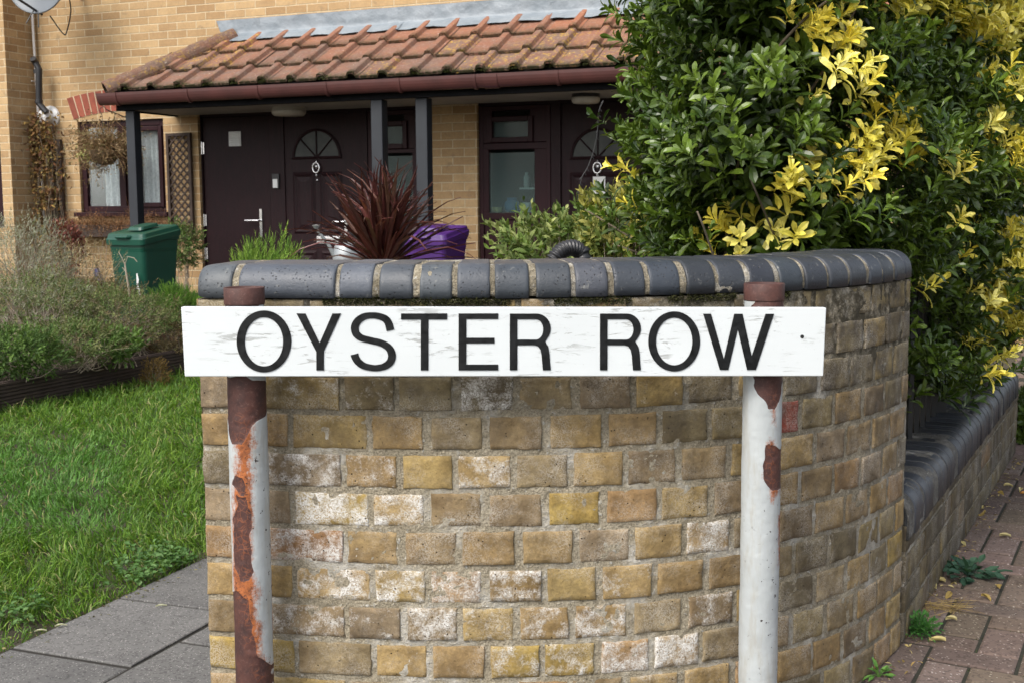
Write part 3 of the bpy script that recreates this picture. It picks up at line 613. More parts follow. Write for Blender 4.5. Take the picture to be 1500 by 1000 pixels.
# ================================================================== PAVING, LAWN
lawn_edge_a, lawn_edge_b = atz(14, 948, 0)[:2], atz(172, 875, 0)[:2]
ga = unit(lawn_edge_b-lawn_edge_a); gb = np.array([ga[1], -ga[0]])      # along the path edge, across the path
def G(u, v, z=0): p = lawn_edge_a+ga*u+gb*v; return (p[0], p[1], z)
mb = MB(); bs = MB(); bs.add([G(-3, 0, -.0035), G(9, 0, -.0035), G(9, 1.45, -.0035), G(-3, 1.45, -.0035)], [(0, 3, 2, 1)]); bs.build('path_bedding', pm('path_sand', (.012, .010, .008), (.022, .019, .013), 20, .95, .5)).__setitem__('kind', 'structure')
SL, SW = .396, .362
for j in range(4):
    for i in range(-7, 22):
        u0 = i*SL+(.0 if j % 2 == 0 else .175); v0 = j*SW; g_ = .0062; e = .004
        z = random.uniform(-.0005, .0025); tz = [z+random.uniform(-.001, .001) for _ in range(4)]
        nu, nv = 14, 14; uu = np.linspace(u0+g_, u0+SL-g_, nu); vv = np.linspace(v0+g_, v0+SW-g_, nv)
        uu = np.concatenate([[uu[0]], [uu[0]+.003], uu[1:-1], [uu[-1]-.003], [uu[-1]]]); vv = np.concatenate([[vv[0]], [vv[0]+.003], vv[1:-1], [vv[-1]-.003], [vv[-1]]])
        U_, V_ = np.meshgrid(uu, vv); P = lawn_edge_a+ga*U_[..., None]+gb*V_[..., None]
        zz = tz[0]+(tz[1]-tz[0])*(U_-u0)/SL+(tz[2]-tz[0])*(V_-v0)/SW
        edge = np.minimum(np.minimum(U_-uu[0], uu[-1]-U_), np.minimum(V_-vv[0], vv[-1]-V_)); zz = zz-np.where(edge < .001, .0022, 0)+noise(np.stack([U_, V_, 0*U_], -1), 40, 4)*.0004
        n_ = len(uu); m_ = len(vv); idx = np.arange(n_*m_).reshape(m_, n_)
        q = np.stack([idx[:-1, :-1], idx[1:, :-1], idx[1:, 1:], idx[:-1, 1:]], -1).reshape(-1, 4)
        T = np.stack([P[..., 0], P[..., 1], zz], -1).reshape(-1, 3); ring = np.concatenate([idx[0], idx[1:, -1], idx[-1, -2::-1], idx[-2:0:-1, 0]])
        B = T[ring]-[0, 0, .03]; k = len(ring); rb = np.arange(k)+n_*m_
        mb.add(np.vstack([T, B]), np.vstack([q, np.stack([ring, np.roll(ring, -1), np.roll(rb, -1), rb], -1)]), np.ones(3)*random.uniform(.9, 1.1))
def mat_slab(name, a, b, spk, sc=420, attr=True):
    t = NT(name); col = t.mix(t.ramp(t.noise(3.5, 6, .65), .3, .7), a, b)
    col = t.mix(t.ramp(t.noise(18, 5, .7), .5, .72, 0, .5), col, t.mix(1., col, (.6, .6, .6), 'MULTIPLY'))
    vo = t.n('ShaderNodeTexVoronoi'); vo.inputs['Scale'].default_value = sc*.5; t.l(t.co, vo.inputs['Vector']); cs = t.sep(vo.outputs['Color'])
    m = t.math('MULTIPLY', t.ramp(cs[0], .80, .86), t.ramp(vo.outputs['Distance'], .30, .42, 1, 0)); col = t.mix(t.math('MULTIPLY', m, .75), col, spk)
    m2 = t.math('MULTIPLY', t.ramp(cs[1], .80, .84), .6); col = t.mix(m2, col, t.mix(1., col, (.45, .45, .45), 'MULTIPLY'))
    if attr: col = t.mix(1., col, t.attr(), 'MULTIPLY')
    return t.fin(col, .9, t.bump(t.noise(sc, 4, .7), .6, .002), spec=.25)
tag(mb.build('paving_slabs', mat_slab('grey_paving_slab', (.112, .110, .107), (.160, .156, .149), (.34, .33, .31))), kind='structure')
# block pavement (herringbone)
pb = MB(); w = .0985; gp = .0085; F0 = np.array(L0); U1 = LN; V1 = LD
def block(u0, v0, du, dv):
    a, b = u0*w+gp/2, v0*w+gp/2; c, d = (u0+du)*w-gp/2, (v0+dv)*w-gp/2; z = random.uniform(-.0012, .0022)
    if d < -.9 or b > 6.5 or c < -.25 or a > 2.2: return
    if a*.0+c < 0 and b > 0 and a > -.2 and False: return
    def pt(u, v, zz): p = F0+U1*u+V1*v; return (p[0], p[1], zz)
    e = .006; tl = [random.uniform(-.0012, .0012) for _ in range(4)]
    o4 = [(a, b), (c, b), (c, d), (a, d)]; i4 = [(a+e, b+e), (c-e, b+e), (c-e, d-e), (a+e, d-e)]
    V = [pt(u, v, z-.0028) for u, v in o4]+[pt(u, v, z+tl[i]) for i, (u, v) in enumerate(i4)]+[pt(u, v, -.06) for u, v in o4]
    Fc = [(4, 5, 6, 7)]+[(i, (i+1) % 4, 4+(i+1) % 4, 4+i) for i in range(4)]+[(8+i, 8+(i+1) % 4, (i+1) % 4, i) for i in range(4)]
    pb.add(V, Fc, np.array([1, .96, .94])*random.uniform(.78, 1.2)*np.array([1, random.uniform(.95, 1.04), random.uniform(.93, 1.06)]))
for A_ in range(-45, 75):
    for B_ in range(-30, 45):
        x, y = A_+2*B_, -A_+2*B_
        if -4 < x < 24 and -14 < y < 68: block(x-.35, y+.2, 2, 1); block(x+2-.35, y+.2, 1, 2)
tag(pb.build('block_pavement', mat_slab('brown_block_paving', (.130, .100, .084), (.175, .138, .116), (.42, .38, .34), 300)), kind='structure')
bs = MB(); c4 = [F0+U1*u+V1*v for u, v in ((-.3, -2.2), (2.6, -2.2), (2.6, 8), (-.3, 8))]
bs.add([(p[0], p[1], -.0042) for p in c4], [(0, 1, 2, 3)]); tag(bs.build('pavement_bedding', pm('dark_joint_sand', (.016, .017, .010), (.03, .028, .018), 25, .95, .6)), kind='structure')
# stray leaves and soil crumbs where the lawn meets the path
mb = MB(); N = 700; q = np.c_[RNG.uniform(-1., 2.4, N), RNG.normal(.0, .035, N)]; P2 = lawn_edge_a+ga*q[:, :1]+gb*q[:, 1:]
leaves(mb, np.c_[P2, np.full(N, .003)], rdir(N)*[1, 1, .3], rdir(N)+[0, 0, 1.2], RNG.uniform(.004, .014, N), RNG.uniform(.003, .008, N), pick([srgb(84,70,48), srgb(60,48,34), srgb(150,140,96), srgb(104,110,60)], N), 'oval')
tag(mb.build('lawn_debris', M['soft']), 'soil crumbs and leaf scraps along the edge of the paving slabs', 'debris', kind='stuff')
for (x, y), lb_ in (((228, 888), 'tiny white petal on the nearest grey slab'), ((50, 925), 'small yellow leaf on the soil between lawn and slabs'), ((80, 917), 'small white leaf at the edge of the grey slab')):
    c = atz(x, y, .006); t = empty('fallen_leaf', tuple(c), 0, lb_, 'leaf'); mb = MB(); leaves(mb, np.zeros((1, 3)), np.array([[1., .5, 0]]), np.array([[.1, .1, 1]]), .03, .011, np.array([.6, .58, .45]), 'oval', .3, 1.); mb.build('blade', M['soft'], t)
# raised bed front board line
e0 = atz(0, 602, 0)[:2]; e1 = atz(268, 545, 0)[:2]; ed = unit(e1-e0); en = np.array([ed[1], -ed[0]])     # en points to the lawn
def inlawn(p):
    r = p-lawn_edge_a; v = r@gb; d = (p-e0)@en
    return (v < 0) & (d > .01)
N = 470000; P = np.c_[RNG.uniform(-4.2, .3, N), RNG.uniform(1.9, 8.2, N)]; keep = inlawn(P)
px, py = proj(np.c_[P, np.zeros(N)]); keep &= (px > -140) & (px < 520) & (py < 1080)
P = P[keep]; dist = P[:, 1]; keep = RNG.uniform(0, 1, len(P)) < np.clip((3.0/dist)**1.3, .25, 1)*.8; P = P[keep]
r = (P-lawn_edge_a)@gb; edgef = np.clip((-r+.10*noise(np.c_[P*6, P[:, 0]*0], 1., 3))/.30, 0, 1)
cl = fbm(np.c_[P, P[:, 0]*0], 5, 11, 4); cl2 = fbm(np.c_[P, P[:, 0]*0], 13, 31, 3)
keep = (cl2 > -.38+(1-edgef)*.45) | (RNG.uniform(0, 1, len(P)) < .25); P = P[keep]; cl = cl[keep]; cl2 = cl2[keep]; edgef = edgef[keep]; N = len(P)
px, py = proj(np.c_[P, np.zeros(N)])
feather = np.clip((210-px)/60, 0, 1)*np.clip((py-620)/40, 0, 1)*np.clip((800-py)/40, 0, 1)
gc = pick([srgb(108,146,48), srgb(88,128,42), srgb(128,158,58), srgb(76,114,40)], N)
gc = gc*(1-feather[:, None])+feather[:, None]*pick([srgb(88,134,56), srgb(104,148,66)], N); gc *= RNG.uniform(.55, 1.15, (N, 1))
straw = RNG.uniform(0, 1, N) < .05; gc[straw] = srgb(176, 172, 116)*.8
leanang = cl*9; lean = np.c_[np.cos(leanang), np.sin(leanang), np.zeros(N)]*.7+rdir(N)*.65
d = lean*RNG.uniform(.3, 1.1, (N, 1)); d[:, 2] = RNG.uniform(.35, 1., N)
L = RNG.uniform(.030, .074, N)*(.75+.5*np.clip(cl2+.5, 0, 1))*(.55+.45*edgef)*(1-.25*feather)
gm = MB(); leaves(gm, np.c_[P, RNG.uniform(-.03, 0, N)], d, rdir(N, 1.5), L, RNG.uniform(.0022, .0042, N)*(1+.15*(P[:, 1]-3)), gc, 'blade')
# small round clover leaves near the path edge
n2 = 3400; q = np.c_[RNG.uniform(-.2, 2.2, n2), -np.abs(RNG.normal(.015, .12, n2))]; q = q[fbm(np.c_[q, q[:, 0]*0], 4.5, 15, 3) > .02]; n2 = len(q); P2 = lawn_edge_a+ga*q[:, :1]+gb*q[:, 1:]
leaves(gm, np.c_[P2, RNG.uniform(.005, .035, n2)], rdir(n2)*[1, 1, .3], rdir(n2)*.4+[0, 0, 1], RNG.uniform(.012, .024, n2), RNG.uniform(.014, .022, n2), pick([srgb(88,124,64), srgb(70,104,52), srgb(110,142,84)], n2), 'oval')
tag(gm.build('grass', M['grass']), 'lush uneven green grass of the front lawn', 'grass', kind='stuff')
# ================================================================== HEDGE
path = catmull([(.62, 4.0), (.47, 3.45), (.47, 3.02), (.64, 2.88), (.86, 3.00), (1.08, 3.22), (1.42, 3.60), (1.80, 4.12), (2.12, 4.72), (2.35, 5.3)], 14)
pl = np.concatenate([[0], np.cumsum(np.linalg.norm(np.diff(path, axis=0), axis=1))]); HL = pl[-1]
def hpath(s):
    x = np.interp(s, pl, path[:, 0]); y = np.interp(s, pl, path[:, 1]); dx = np.interp(s+.05, pl, path[:, 0])-np.interp(s-.05, pl, path[:, 0]); dy = np.interp(s+.05, pl, path[:, 1])-np.interp(s-.05, pl, path[:, 1])
    l = np.hypot(dx, dy)+1e-9; return np.c_[x, y], np.c_[dy/l, -dx/l]
hedge = empty('hedge', (.9, 3.4, 0), 0, 'big dark green hedge with patches of yellow leaves growing over the low wall', 'hedge')
hb0 = np.array(hedge.location)
YEL = [(1200,55,48),(1228,92,42),(1243,128,34),(1180,128,26),(1292,190,36),(1300,225,34),(1255,240,38),(1185,262,30),(1150,290,28),(1165,250,20),(1085,352,34),(1130,330,24),(1150,355,20),(1060,365,18),(1440,15,60),(1300,0,36),(1375,5,45),(1462,60,30),(1445,185,22),(1342,430,16),(1205,42,30),(1240,275,26),(1390,250,20),(928,268,16),(925,296,14),(1140,45,18),(1130,78,14),(1395,335,14),(1470,215,24),(1496,255,20),(1440,440,26),(1465,480,26),(1480,530,24),(1450,560,18),(1485,400,22),(1430,120,14),(1270,215,30),(1475,355,20),(1420,500,16),(1200,160,16),(1390,380,14),(1490,130,26)]
def yfac(P):
    px, py = proj(P); f = np.zeros(len(P)); jx = noise(P, 9, 3)*9; jy = noise(P, 9, 8)*9
    for x, y, r in YEL: f = np.maximum(f, 1-np.hypot(px+jx-x, py+jy-y)/(r*1.14))
    return f
DG = [srgb(72,92,28), srgb(56,78,24), srgb(90,112,36), srgb(48,68,24), srgb(106,128,44)]
mb = MB()
def hedge_layer(N, inset, sp, Ls, zlo=.30, zhi=2.25, bright=1.):
    s = RNG.uniform(0, HL, N); p, n = hpath(s); z = RNG.uniform(zlo, zhi, N)
    K = np.c_[s, z, 0*s]; lump = fbm(K, 2.6, 5, 3)*.20+noise(K, 8, 9)*.07
    # lower edge rises along the wall, left side hangs in further at the bottom
    off = lump-inset+RNG.normal(0, sp, N)
    left = np.clip(1-s/1.0, 0, 1); off -= left*np.clip(.95-z, 0, 1)*.45
    q = p+n*off[:, None]; P = np.c_[q, z]
    low_ = .42+.07*noise(np.c_[s*3, s*0, s*0], 1, 2)-.05
    gap = fbm(np.c_[s, z, s*0], 6, 77, 3)
    keep = (z > low_) & ((gap > -.22) | (inset > .12))
    # clear of the two walls
    w_ = (q-L0)@LN; u_ = (q-L0)@LD; keep &= ~((w_ > -.23) & (z < .44)); keep &= ~((w_ > .03) & (z < .55)); keep &= ~((u_ < .55) & (w_ > -.17) & (z < .60)); cd = np.min(np.hypot(q[:, 0][:, None]-PL[None, ::12, 0], q[:, 1][:, None]-PL[None, ::12, 1]), 1)
    keep &= ~((cd < .26) & (z < 1.0))
    P, n, z, s = P[keep], n[keep], z[keep], s[keep]; N = len(P)
    A = np.c_[n, np.zeros(N)]*RNG.uniform(.5, 1.1, (N, 1))+[0, 0, .75]+rdir(N)*.5
    yf = yfac(P); yel = (yf > 0) & (RNG.uniform(0, 1, N) < np.clip(.30+yf*2.0, 0, .94)) & (inset < .12)
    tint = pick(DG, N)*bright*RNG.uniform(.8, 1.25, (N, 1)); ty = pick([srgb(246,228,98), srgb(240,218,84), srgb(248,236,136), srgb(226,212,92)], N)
    tint[yel] = ty[yel]
    sprigs(mb, P, A, 9, Ls, (22, 78), 'obovate', .42, .045, tint)
hedge_layer(5400, .02, .045, .0495)
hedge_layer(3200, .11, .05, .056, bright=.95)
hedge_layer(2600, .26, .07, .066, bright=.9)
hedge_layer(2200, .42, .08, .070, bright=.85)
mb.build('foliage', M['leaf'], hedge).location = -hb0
mb = MB()
for k in range(90):
    s = RNG.uniform(.3, HL-.2); p, n = hpath(np.array([s])); b = np.r_[p[0]-n[0]*.45, 0]; tp = np.r_[p[0]-n[0]*RNG.uniform(.0, .2)+RNG.normal(0, .15, 2), RNG.uniform(.9, 2.1)]
    if k < 14: b[2] = 0; tp = np.r_[p[0]-n[0]*.4+RNG.normal(0, .08, 2), 1.9]; r0 = .022
    else: b = np.r_[p[0]-n[0]*.42, RNG.uniform(.3, 1.7)]; tp = np.r_[p[0]-n[0]*RNG.uniform(-.02, .08)+RNG.normal(0, .12, 2), b[2]+RNG.uniform(.05, .5)]; r0 = .006
    m = (b+tp)/2+RNG.normal(0, .05, 3); mb.tube(catmull([b, m, tp], 6), np.linspace(r0, r0*.35, 13), 6)
mb.build('branches', M['bark'], hedge, smooth=True).location = -hb0
# iron railing on the low wall behind the hedge
rail = empty('iron_railing', (float(L0[0]-.1), float(L0[1]+.05), .363), 0, 'black iron railing on the low wall, half buried in the hedge', 'railing'); r0 = np.array(rail.location)
mb = MB(); pts = [L0+LD*.12-LN*.13, L0+LD*2.4-LN*.13]
def bar(a, b, zz, h, t): 
    d_ = unit(b-a); n_ = np.array([d_[1], -d_[0]])*t; mb.hexa([np.r_[a+n_, zz], np.r_[b+n_, zz], np.r_[b-n_, zz], np.r_[a-n_, zz], np.r_[a+n_, zz+h], np.r_[b+n_, zz+h], np.r_[b-n_, zz+h], np.r_[a-n_, zz+h]])
bar(pts[0], pts[1], .50, .025, .006); bar(pts[0], pts[1], .86, .025, .006)
mb.build('rail', M['iron'], rail).location = -r0
for i in range(22):
    mb = MB(); c = pts[0]+LD*(i*.105)-0*LN; big = i in (0, 11, 21); h = .02 if big else .007
    mb.box((c[0]-h, c[1]-h, .363), (c[0]+h, c[1]+h, .95 if big else .92)); mb.build('post' if big else 'baluster', M['iron'], rail).location = -r0
# ================================================================== HOUSE
TH = R_(22); HE = np.array([math.cos(TH), -math.sin(TH), 0]); HN = np.array([-math.sin(TH), -math.cos(TH), 0]); HO = np.array([-2.6, 11.6, 0])
def hw(px, py, off=0.):
    d = ray(px, py); P = EYE+d*(((HO+HN*off-EYE)@HN)/(d@HN)); return float((P-HO)@HE), float(P[2])
def H2W(s, off, z): return HO+HE*s+HN*off+np.array([0, 0, z])
house = empty('brick_house', tuple(HO), -TH, 'yellow brick house with tiled lean-to porch and dark red front doors', 'house')
# openings
W1 = (hw(113, 175)[0], hw(244, 312)[0], hw(180, 311)[1], hw(180, 176)[1])
D1 = (hw(290, 200)[0], hw(612, 250)[0], -.02, 2.0)
D2 = (hw(699, 250)[0], hw(699, 250)[0]+1.62, -.02, 2.0)
WT = 6.2; SI = hw(50, 60)[0]
def wall_holes(mb, s0, s1, z0, z1, holes, y0=0., dep=.10):
    xs = sorted({s0, s1, *[h[0] for h in holes], *[h[1] for h in holes]}); zs = sorted({z0, z1, *[max(h[2], z0) for h in holes], *[h[3] for h in holes]})
    for i in range(len(xs)-1):
        for j in range(len(zs)-1):
            cx, cz = (xs[i]+xs[i+1])/2, (zs[j]+zs[j+1])/2
            if any(h[0] < cx < h[1] and h[2] < cz < h[3] for h in holes): continue
            mb.add([(xs[i], y0, zs[j]), (xs[i+1], y0, zs[j]), (xs[i+1], y0, zs[j+1]), (xs[i], y0, zs[j+1])], [(0, 1, 2, 3)])
    return mb
mb = wall_holes(MB(), SI, 7.5, -.1, WT, [W1, D1, D2]); mb.build('wall', M['hb'], house)
mb = MB(); y = .12
for h in (W1, D1, D2):
    z0 = max(h[2], -.1)
    mb.add([(h[0], 0, z0), (h[0], y, z0), (h[0], y, h[3]), (h[0], 0, h[3])], [(0, 3, 2, 1)]); mb.add([(h[1], 0, z0), (h[1], y, z0), (h[1], y, h[3]), (h[1], 0, h[3])], [(0, 1, 2, 3)])
    mb.add([(h[0], 0, h[3]), (h[1], 0, h[3]), (h[1], y, h[3]), (h[0], y, h[3])], [(0, 3, 2, 1)]); mb.add([(h[0], 0, z0), (h[1], 0, z0), (h[1], y, z0), (h[0], y, z0)], [(0, 1, 2, 3)])
mb.build('reveal', M['hbside'], house)
mb = MB()     # dark rooms behind the openings, and the house body
for h in (W1, D1, D2): mb.box((h[0]-.3, .9, -.1), (h[1]+.3, .95, 2.4))
mb.build('room_wall', M['dark'], house)
mb = MB(); mb.add([(SI, 0, -.1), (SI, 6, -.1), (SI, 6, WT), (SI, 0, WT), (7.5, 0, -.1), (7.5, 6, -.1), (7.5, 6, WT), (7.5, 0, WT)], [(5, 1, 2, 6), (4, 5, 6, 7), (3, 7, 6, 2)])
mb.build('rear_wall', M['hbside'], house)
# projecting wing at the left
WP = .40; mb = MB(); mb.add([(SI, 0, -.1), (SI, -WP, -.1), (SI, -WP, WT), (SI, 0, WT)], [(0, 3, 2, 1)]); mb.build('return_wall', M['hbside'], house)
WW = (SI-1.6, SI-.13, hw(2, 334, WP)[1], hw(4, 178, WP)[1])
mb = wall_holes(MB(), SI-5, SI, -.1, WT, [WW], -WP); mb.build('wing_wall', M['hb'], house)
mb = MB(); mb.box((WW[0], -WP+.03, WW[2]), (WW[1], -WP+.10, WW[2]+.07)); mb.box((WW[0], -WP+.03, WW[3]-.07), (WW[1], -WP+.10, WW[3])); mb.box((WW[1]-.08, -WP+.025, WW[2]+.07), (WW[1]-.001, -WP+.1, WW[3]-.07)); mb.box((WW[0], -WP+.1, WW[2]), (WW[1], -WP+.12, WW[3]))
wf = mb.build('window', M['upvc'], house)
# red soldier arches
def arch(px0, py0, px1, py1, rise, n, hgt, mid=None):
    s0, z0 = hw(px0, py0); s1, z1 = hw(px1, py1); zb = (z0+z1)/2; mb = MB(); mo = MB(); w = (s1-s0)/n
    f = lambda u: zb+rise*(1-(2*u-1)**2)
    for i in range(n):
        ua, ub = (i+.07)/n, (i+.93)/n; tilt = ((i+.5)/n-.5)*.16
        a, b = s0+ua*(s1-s0), s0+ub*(s1-s0); za, zc = f(ua), f(ub); c = np.ones(3)*random.uniform(.75, 1.25)
        mb.hexa([(a, -.006, za), (b, -.006, zc), (b, .03, zc), (a, .03, za), (a+tilt-.003, -.006, za+hgt), (b+tilt+.003, -.006, zc+hgt), (b+tilt, .03, zc+hgt), (a+tilt, .03, za+hgt)], c)
        ua, ub = i/n, (i+1)/n; a, b = s0+ua*(s1-s0), s0+ub*(s1-s0); za, zc = f(ua), f(ub)
        mo.hexa([(a, -.003, za-.003), (b, -.003, zc-.003), (b, .03, zc), (a, .03, za), (a+tilt, -.003, za+hgt+.004), (b+tilt+.01, -.003, zc+hgt+.004), (b+tilt, .03, zc+hgt), (a+tilt, .03, za+hgt)])
    o = mb.build('brick_arch', M['redbrick'], house); mo.build('arch_mortar', M['archmortar'], o)
arch(108, 178, 250, 168, .07, 15, .215); arch(118, 3, 250, -12, .06, 15, .215)
mb = MB(); a0, b0 = W1[0]-.02, W1[1]+.02
mb.box((W1[0]+.01, .04, W1[3]-.005), (W1[1]-.01, .10, W1[3]+.08)); mb.build('lintel', M['slate'], house)
# ---- frames
def frame(mb, s0, s1, z0, z1, w, y0, y1, ch=.0):
    mb.box((s0, y0, z0), (s0+w, y1, z1)); mb.box((s1-w, y0, z0), (s1, y1, z1)); mb.box((s0+w, y0+.0005, z0), (s1-w, y1, z0+w)); mb.box((s0+w, y0+.0005, z1-w), (s1-w, y1, z1))
def window(parent, s0, s1, z0, z1, panes, name='window', w=.05, glass='glass', y=.03):
    fo = MB(); frame(fo, s0+.002, s1-.002, z0+.002, z1-.002, w, y, y+.07); o = fo.build(name, M['upvc'], parent, bevel=.004)
    for (a, b, c, d, sash) in panes:
        if sash:
            sh = MB(); frame(sh, a-.04, b+.04, c-.04, d+.04, .046, y-.02, y+.05); sh.build('sash', M['upvc'], o, bevel=.006)
        gl = MB(); gl.box((a-.002, y+.02, c-.002), (b+.002, y+.030, d+.002)); gl.build('pane', M[glass], o)
    return o
p1 = (hw(126, 240)[0], hw(171, 240)[0], hw(150, 306)[1], hw(150, 190)[1]); p2 = (hw(189, 240)[0], hw(232, 240)[0], hw(212, 298)[1], hw(212, 191)[1])
w1 = window(house, *W1, [(*p1, False), (*p2, True)], w=.06)
mb = MB(); mb.box((p1[1]-.002, .032, W1[2]+.06), (p1[1]+.075, .09, W1[3]-.06)); mb.build('mullion', M['upvc'], w1)
mb = MB(); mb.box((W1[0]-.05, -.06, W1[2]-.045), (W1[1]+.05, .06, W1[2])); mb.build('sill', M['upvc'], w1, bevel=.006)
tn_ = NT('white_net_curtain'); tn_.fin(tn_.mix(tn_.ramp(tn_.noise(40, 3), .4, .6), (.80, .82, .84), (.62, .65, .68)), .8, tn_.bump(tn_.noise(300, 2), .3, .002), spec=.1); M['net'] = tn_.m
for (a, b) in ((p1[0]+.07, p1[1]+.05), (p2[0]+.05, p2[1]+.03)):
    mb = MB(); n = 60; s = np.linspace(a, b, n); V = []
    for z, sp in ((W1[3]-.05, 1.), (W1[2]+.30, .96), (W1[2]+.03, .93)):
        ss = b+(s-b)*sp; V.append(np.c_[ss, .16+.022*np.sin(s*95+z*.8)+.010*np.sin(s*41), np.full(n, z)])
    V = np.concatenate(V); F = np.array([(r*n+i, r*n+i+1, (r+1)*n+i+1, (r+1)*n+i) for r in range(2) for i in range(n-1)])
    mb.add(V, F); V2 = V+[0, .002, 0]; mb.add(V2, F[:, ::-1]); mb.build('curtain', M['net'], w1, smooth=True)
# ---- doors
def raised(mb, s0, s1, z0, z1, y, w=.022):
    e = w; A = [(s0, y, z0), (s1, y, z0), (s1, y, z1), (s0, y, z1)]; B = [(s0+e, y-.014, z0+e), (s1-e, y-.014, z0+e), (s1-e, y-.014, z1-e), (s0+e, y-.014, z1-e)]
    C = [(s0+2*e, y-.004, z0+2*e), (s1-2*e, y-.004, z0+2*e), (s1-2*e, y-.004, z1-2*e), (s0+2*e, y-.004, z1-2*e)]
    D = [(s0+4*e, y-.014, z0+4*e), (s1-4*e, y-.014, z0+4*e), (s1-4*e, y-.014, z1-4*e), (s0+4*e, y-.014, z1-4*e)]
    V = A+B+C+D; F = [(k*4+i, k*4+(i+1) % 4, (k+1)*4+(i+1) % 4, (k+1)*4+i) for k in range(3) for i in range(4)]+[(12, 13, 14, 15)]
    mb.add(V, F)
def front_door(cx, zt, label, width=.70, k=1.):
    z_ = lambda py: hw(cx, py)[1]
    s = hw(cx, 300)[0]; a, b = s-width/2, s+width/2; y = .055
    mb = MB(); mb.box((a, y, .02), (b, y+.05, zt)); 
    zk = [z_(252), z_(343)]; pw = width*.29
    for c in (s-width*.21, s+width*.21):
        raised(mb, c-pw/2-.02, c+pw/2+.02, zk[1]+.0, zk[0], y-.001); raised(mb, c-pw/2-.02, c+pw/2+.02, .18, zk[1]-.16, y-.001)
    # frame of the fanlight
    zf = z_(231); ro = width*.36
    pts = [(s+ro*math.cos(t), y-.006, zf+ro*1.02*math.sin(t)) for t in np.linspace(0, math.pi, 22)]
    mb.tube(pts, .014, 6); mb.tube([(s-ro-.012, y-.006, zf), (s+ro+.012, y-.006, zf)], .014, 6)
    d = mb.build('front_door', M['updoor'], house, label=label)
    gl = MB(); n = 24; V = [(s, y-.004, zf)]+[(s+(ro-.004)*math.cos(t), y-.004, zf+(ro*1.02-.004)*math.sin(t)) for t in np.linspace(0, math.pi, n)]
    gl.add(V, [(0, i+1, i) for i in range(1, n)]); gl.build('fanlight', pm('fanlight_glass', (.045, .05, .045), (.02, .024, .024), 9, .4, .3, 40, .002, spec=.25), d)
    gb_ = MB()
    for an in (45, 90, 135): gb_.tube([(s, y-.009, zf), (s+ro*math.cos(R_(an)), y-.009, zf+ro*1.02*math.sin(R_(an)))], .007, 6)
    gb_.build('glazing_bar', M['updoor'], d)
    kn = MB(); zk_ = z_(246); kn.tube([(s, y-.012, z_(234)), (s, y-.014, z_(240))], [.006, .011], 8)
    kn.tube([(s+.036*math.sin(t), y-.022, zk_+.046*math.cos(t)) for t in np.linspace(.0, 2*math.pi, 22)], .0085, 8, cap=False); kn.lathe([(.001, 0), (.02, .0), (.018, .012), (.001, .016)], (s, y-.008, zk_+.012), 12, 'y')
    kn.lathe([(.001, 0), (.013, .0), (.011, .02), (.001, .024)], (s, y-.001, z_(257)), 12, 'y'); kn.lathe([(.001, 0), (.014, .0), (.012, .01), (.001, .014)], (s, y-.001, z_(264)), 12, 'y')
    kn.build('door_knocker', M['chrome'], d, smooth=True)
    lp = MB(); zl = z_(352); lp.box((s-.02, y-.012, zl-.035), (s+.24*k, y-.001, zl+.035)); lp.box((s+.0, y-.018, zl-.022), (s+.22*k, y-.0125, zl+.022)); lp.build('letter_plate', M['chrome'], d, bevel=.003)
    hd = MB(); zh = z_(330); hs_ = b-.05; hd.box((hs_-.015, y-.012, zh-.11), (hs_+.015, y-.001, zh+.10)); hd.tube([(hs_, y-.01, zh+.03), (hs_, y-.05, zh+.03), (hs_-.12, y-.052, zh+.03)], .009, 8); hd.build('handle', M['chrome'], d, smooth=False)
    return d, a, b
ZT = 1.93
d1, a1, b1 = front_door(461.5, ZT, 'four panel door with fanlight and ring knocker, left of the two')
d2, a2, b2 = front_door(873, ZT, 'four panel door with fanlight and a white notice below its knocker', .66)
mb = MB(); s, z = hw(875.5, 259); zz = hw(875.5, 284)[1]; mb.box((s-.055, .038, zz), (s+.055, .042, z)); mb.build('notice', M['white'], d2)
# store door
sd0, sd1 = hw(296, 300)[0], hw(392, 300)[0]
mb = MB(); mb.box((sd0, .05, .02), (sd1, .10, ZT)); sd = mb.build('store_door', M['updoor'], house, bevel=.003, label='plain dark door with a small white vent, left of the front doors')
mb = MB(); vx0, vz1 = hw(331, 193); vx1, vz0 = hw(349, 214); mb.box((vx0, .042, vz0), (vx1, .0495, vz1))
for i in range(7): zc = vz0+.015+(vz1-vz0-.03)*i/6; mb.hexa([(vx0+.008, .032, zc-.006), (vx1-.008, .032, zc-.006), (vx1-.008, .042, zc+.002), (vx0+.008, .042, zc+.002), (vx0+.008, .032, zc-.002), (vx1-.008, .032, zc-.002), (vx1-.008, .042, zc+.006), (vx0+.008, .042, zc+.006)])
mb.build('vent', M['white'], sd)
for py in (217, 323, 372): s, z = hw(300, py); mb = MB(); mb.box((sd0-.03, .035, z-.055), (sd0+.02, .049, z+.055)); mb.tube([(sd0-.005, .032, z-.06), (sd0-.005, .032, z+.06)], .009, 8); mb.build('hinge', M['chrome'], sd)
mb = MB(); s, z = hw(379, 328); mb.box((s-.014, .036, z-.13), (s+.014, .0495, z+.14)); mb.tube([(s, .04, z+.03), (s, -.01, z+.03), (s-.15, -.012, z+.03)], .0095, 8); mb.build('handle', M['chrome'], sd)
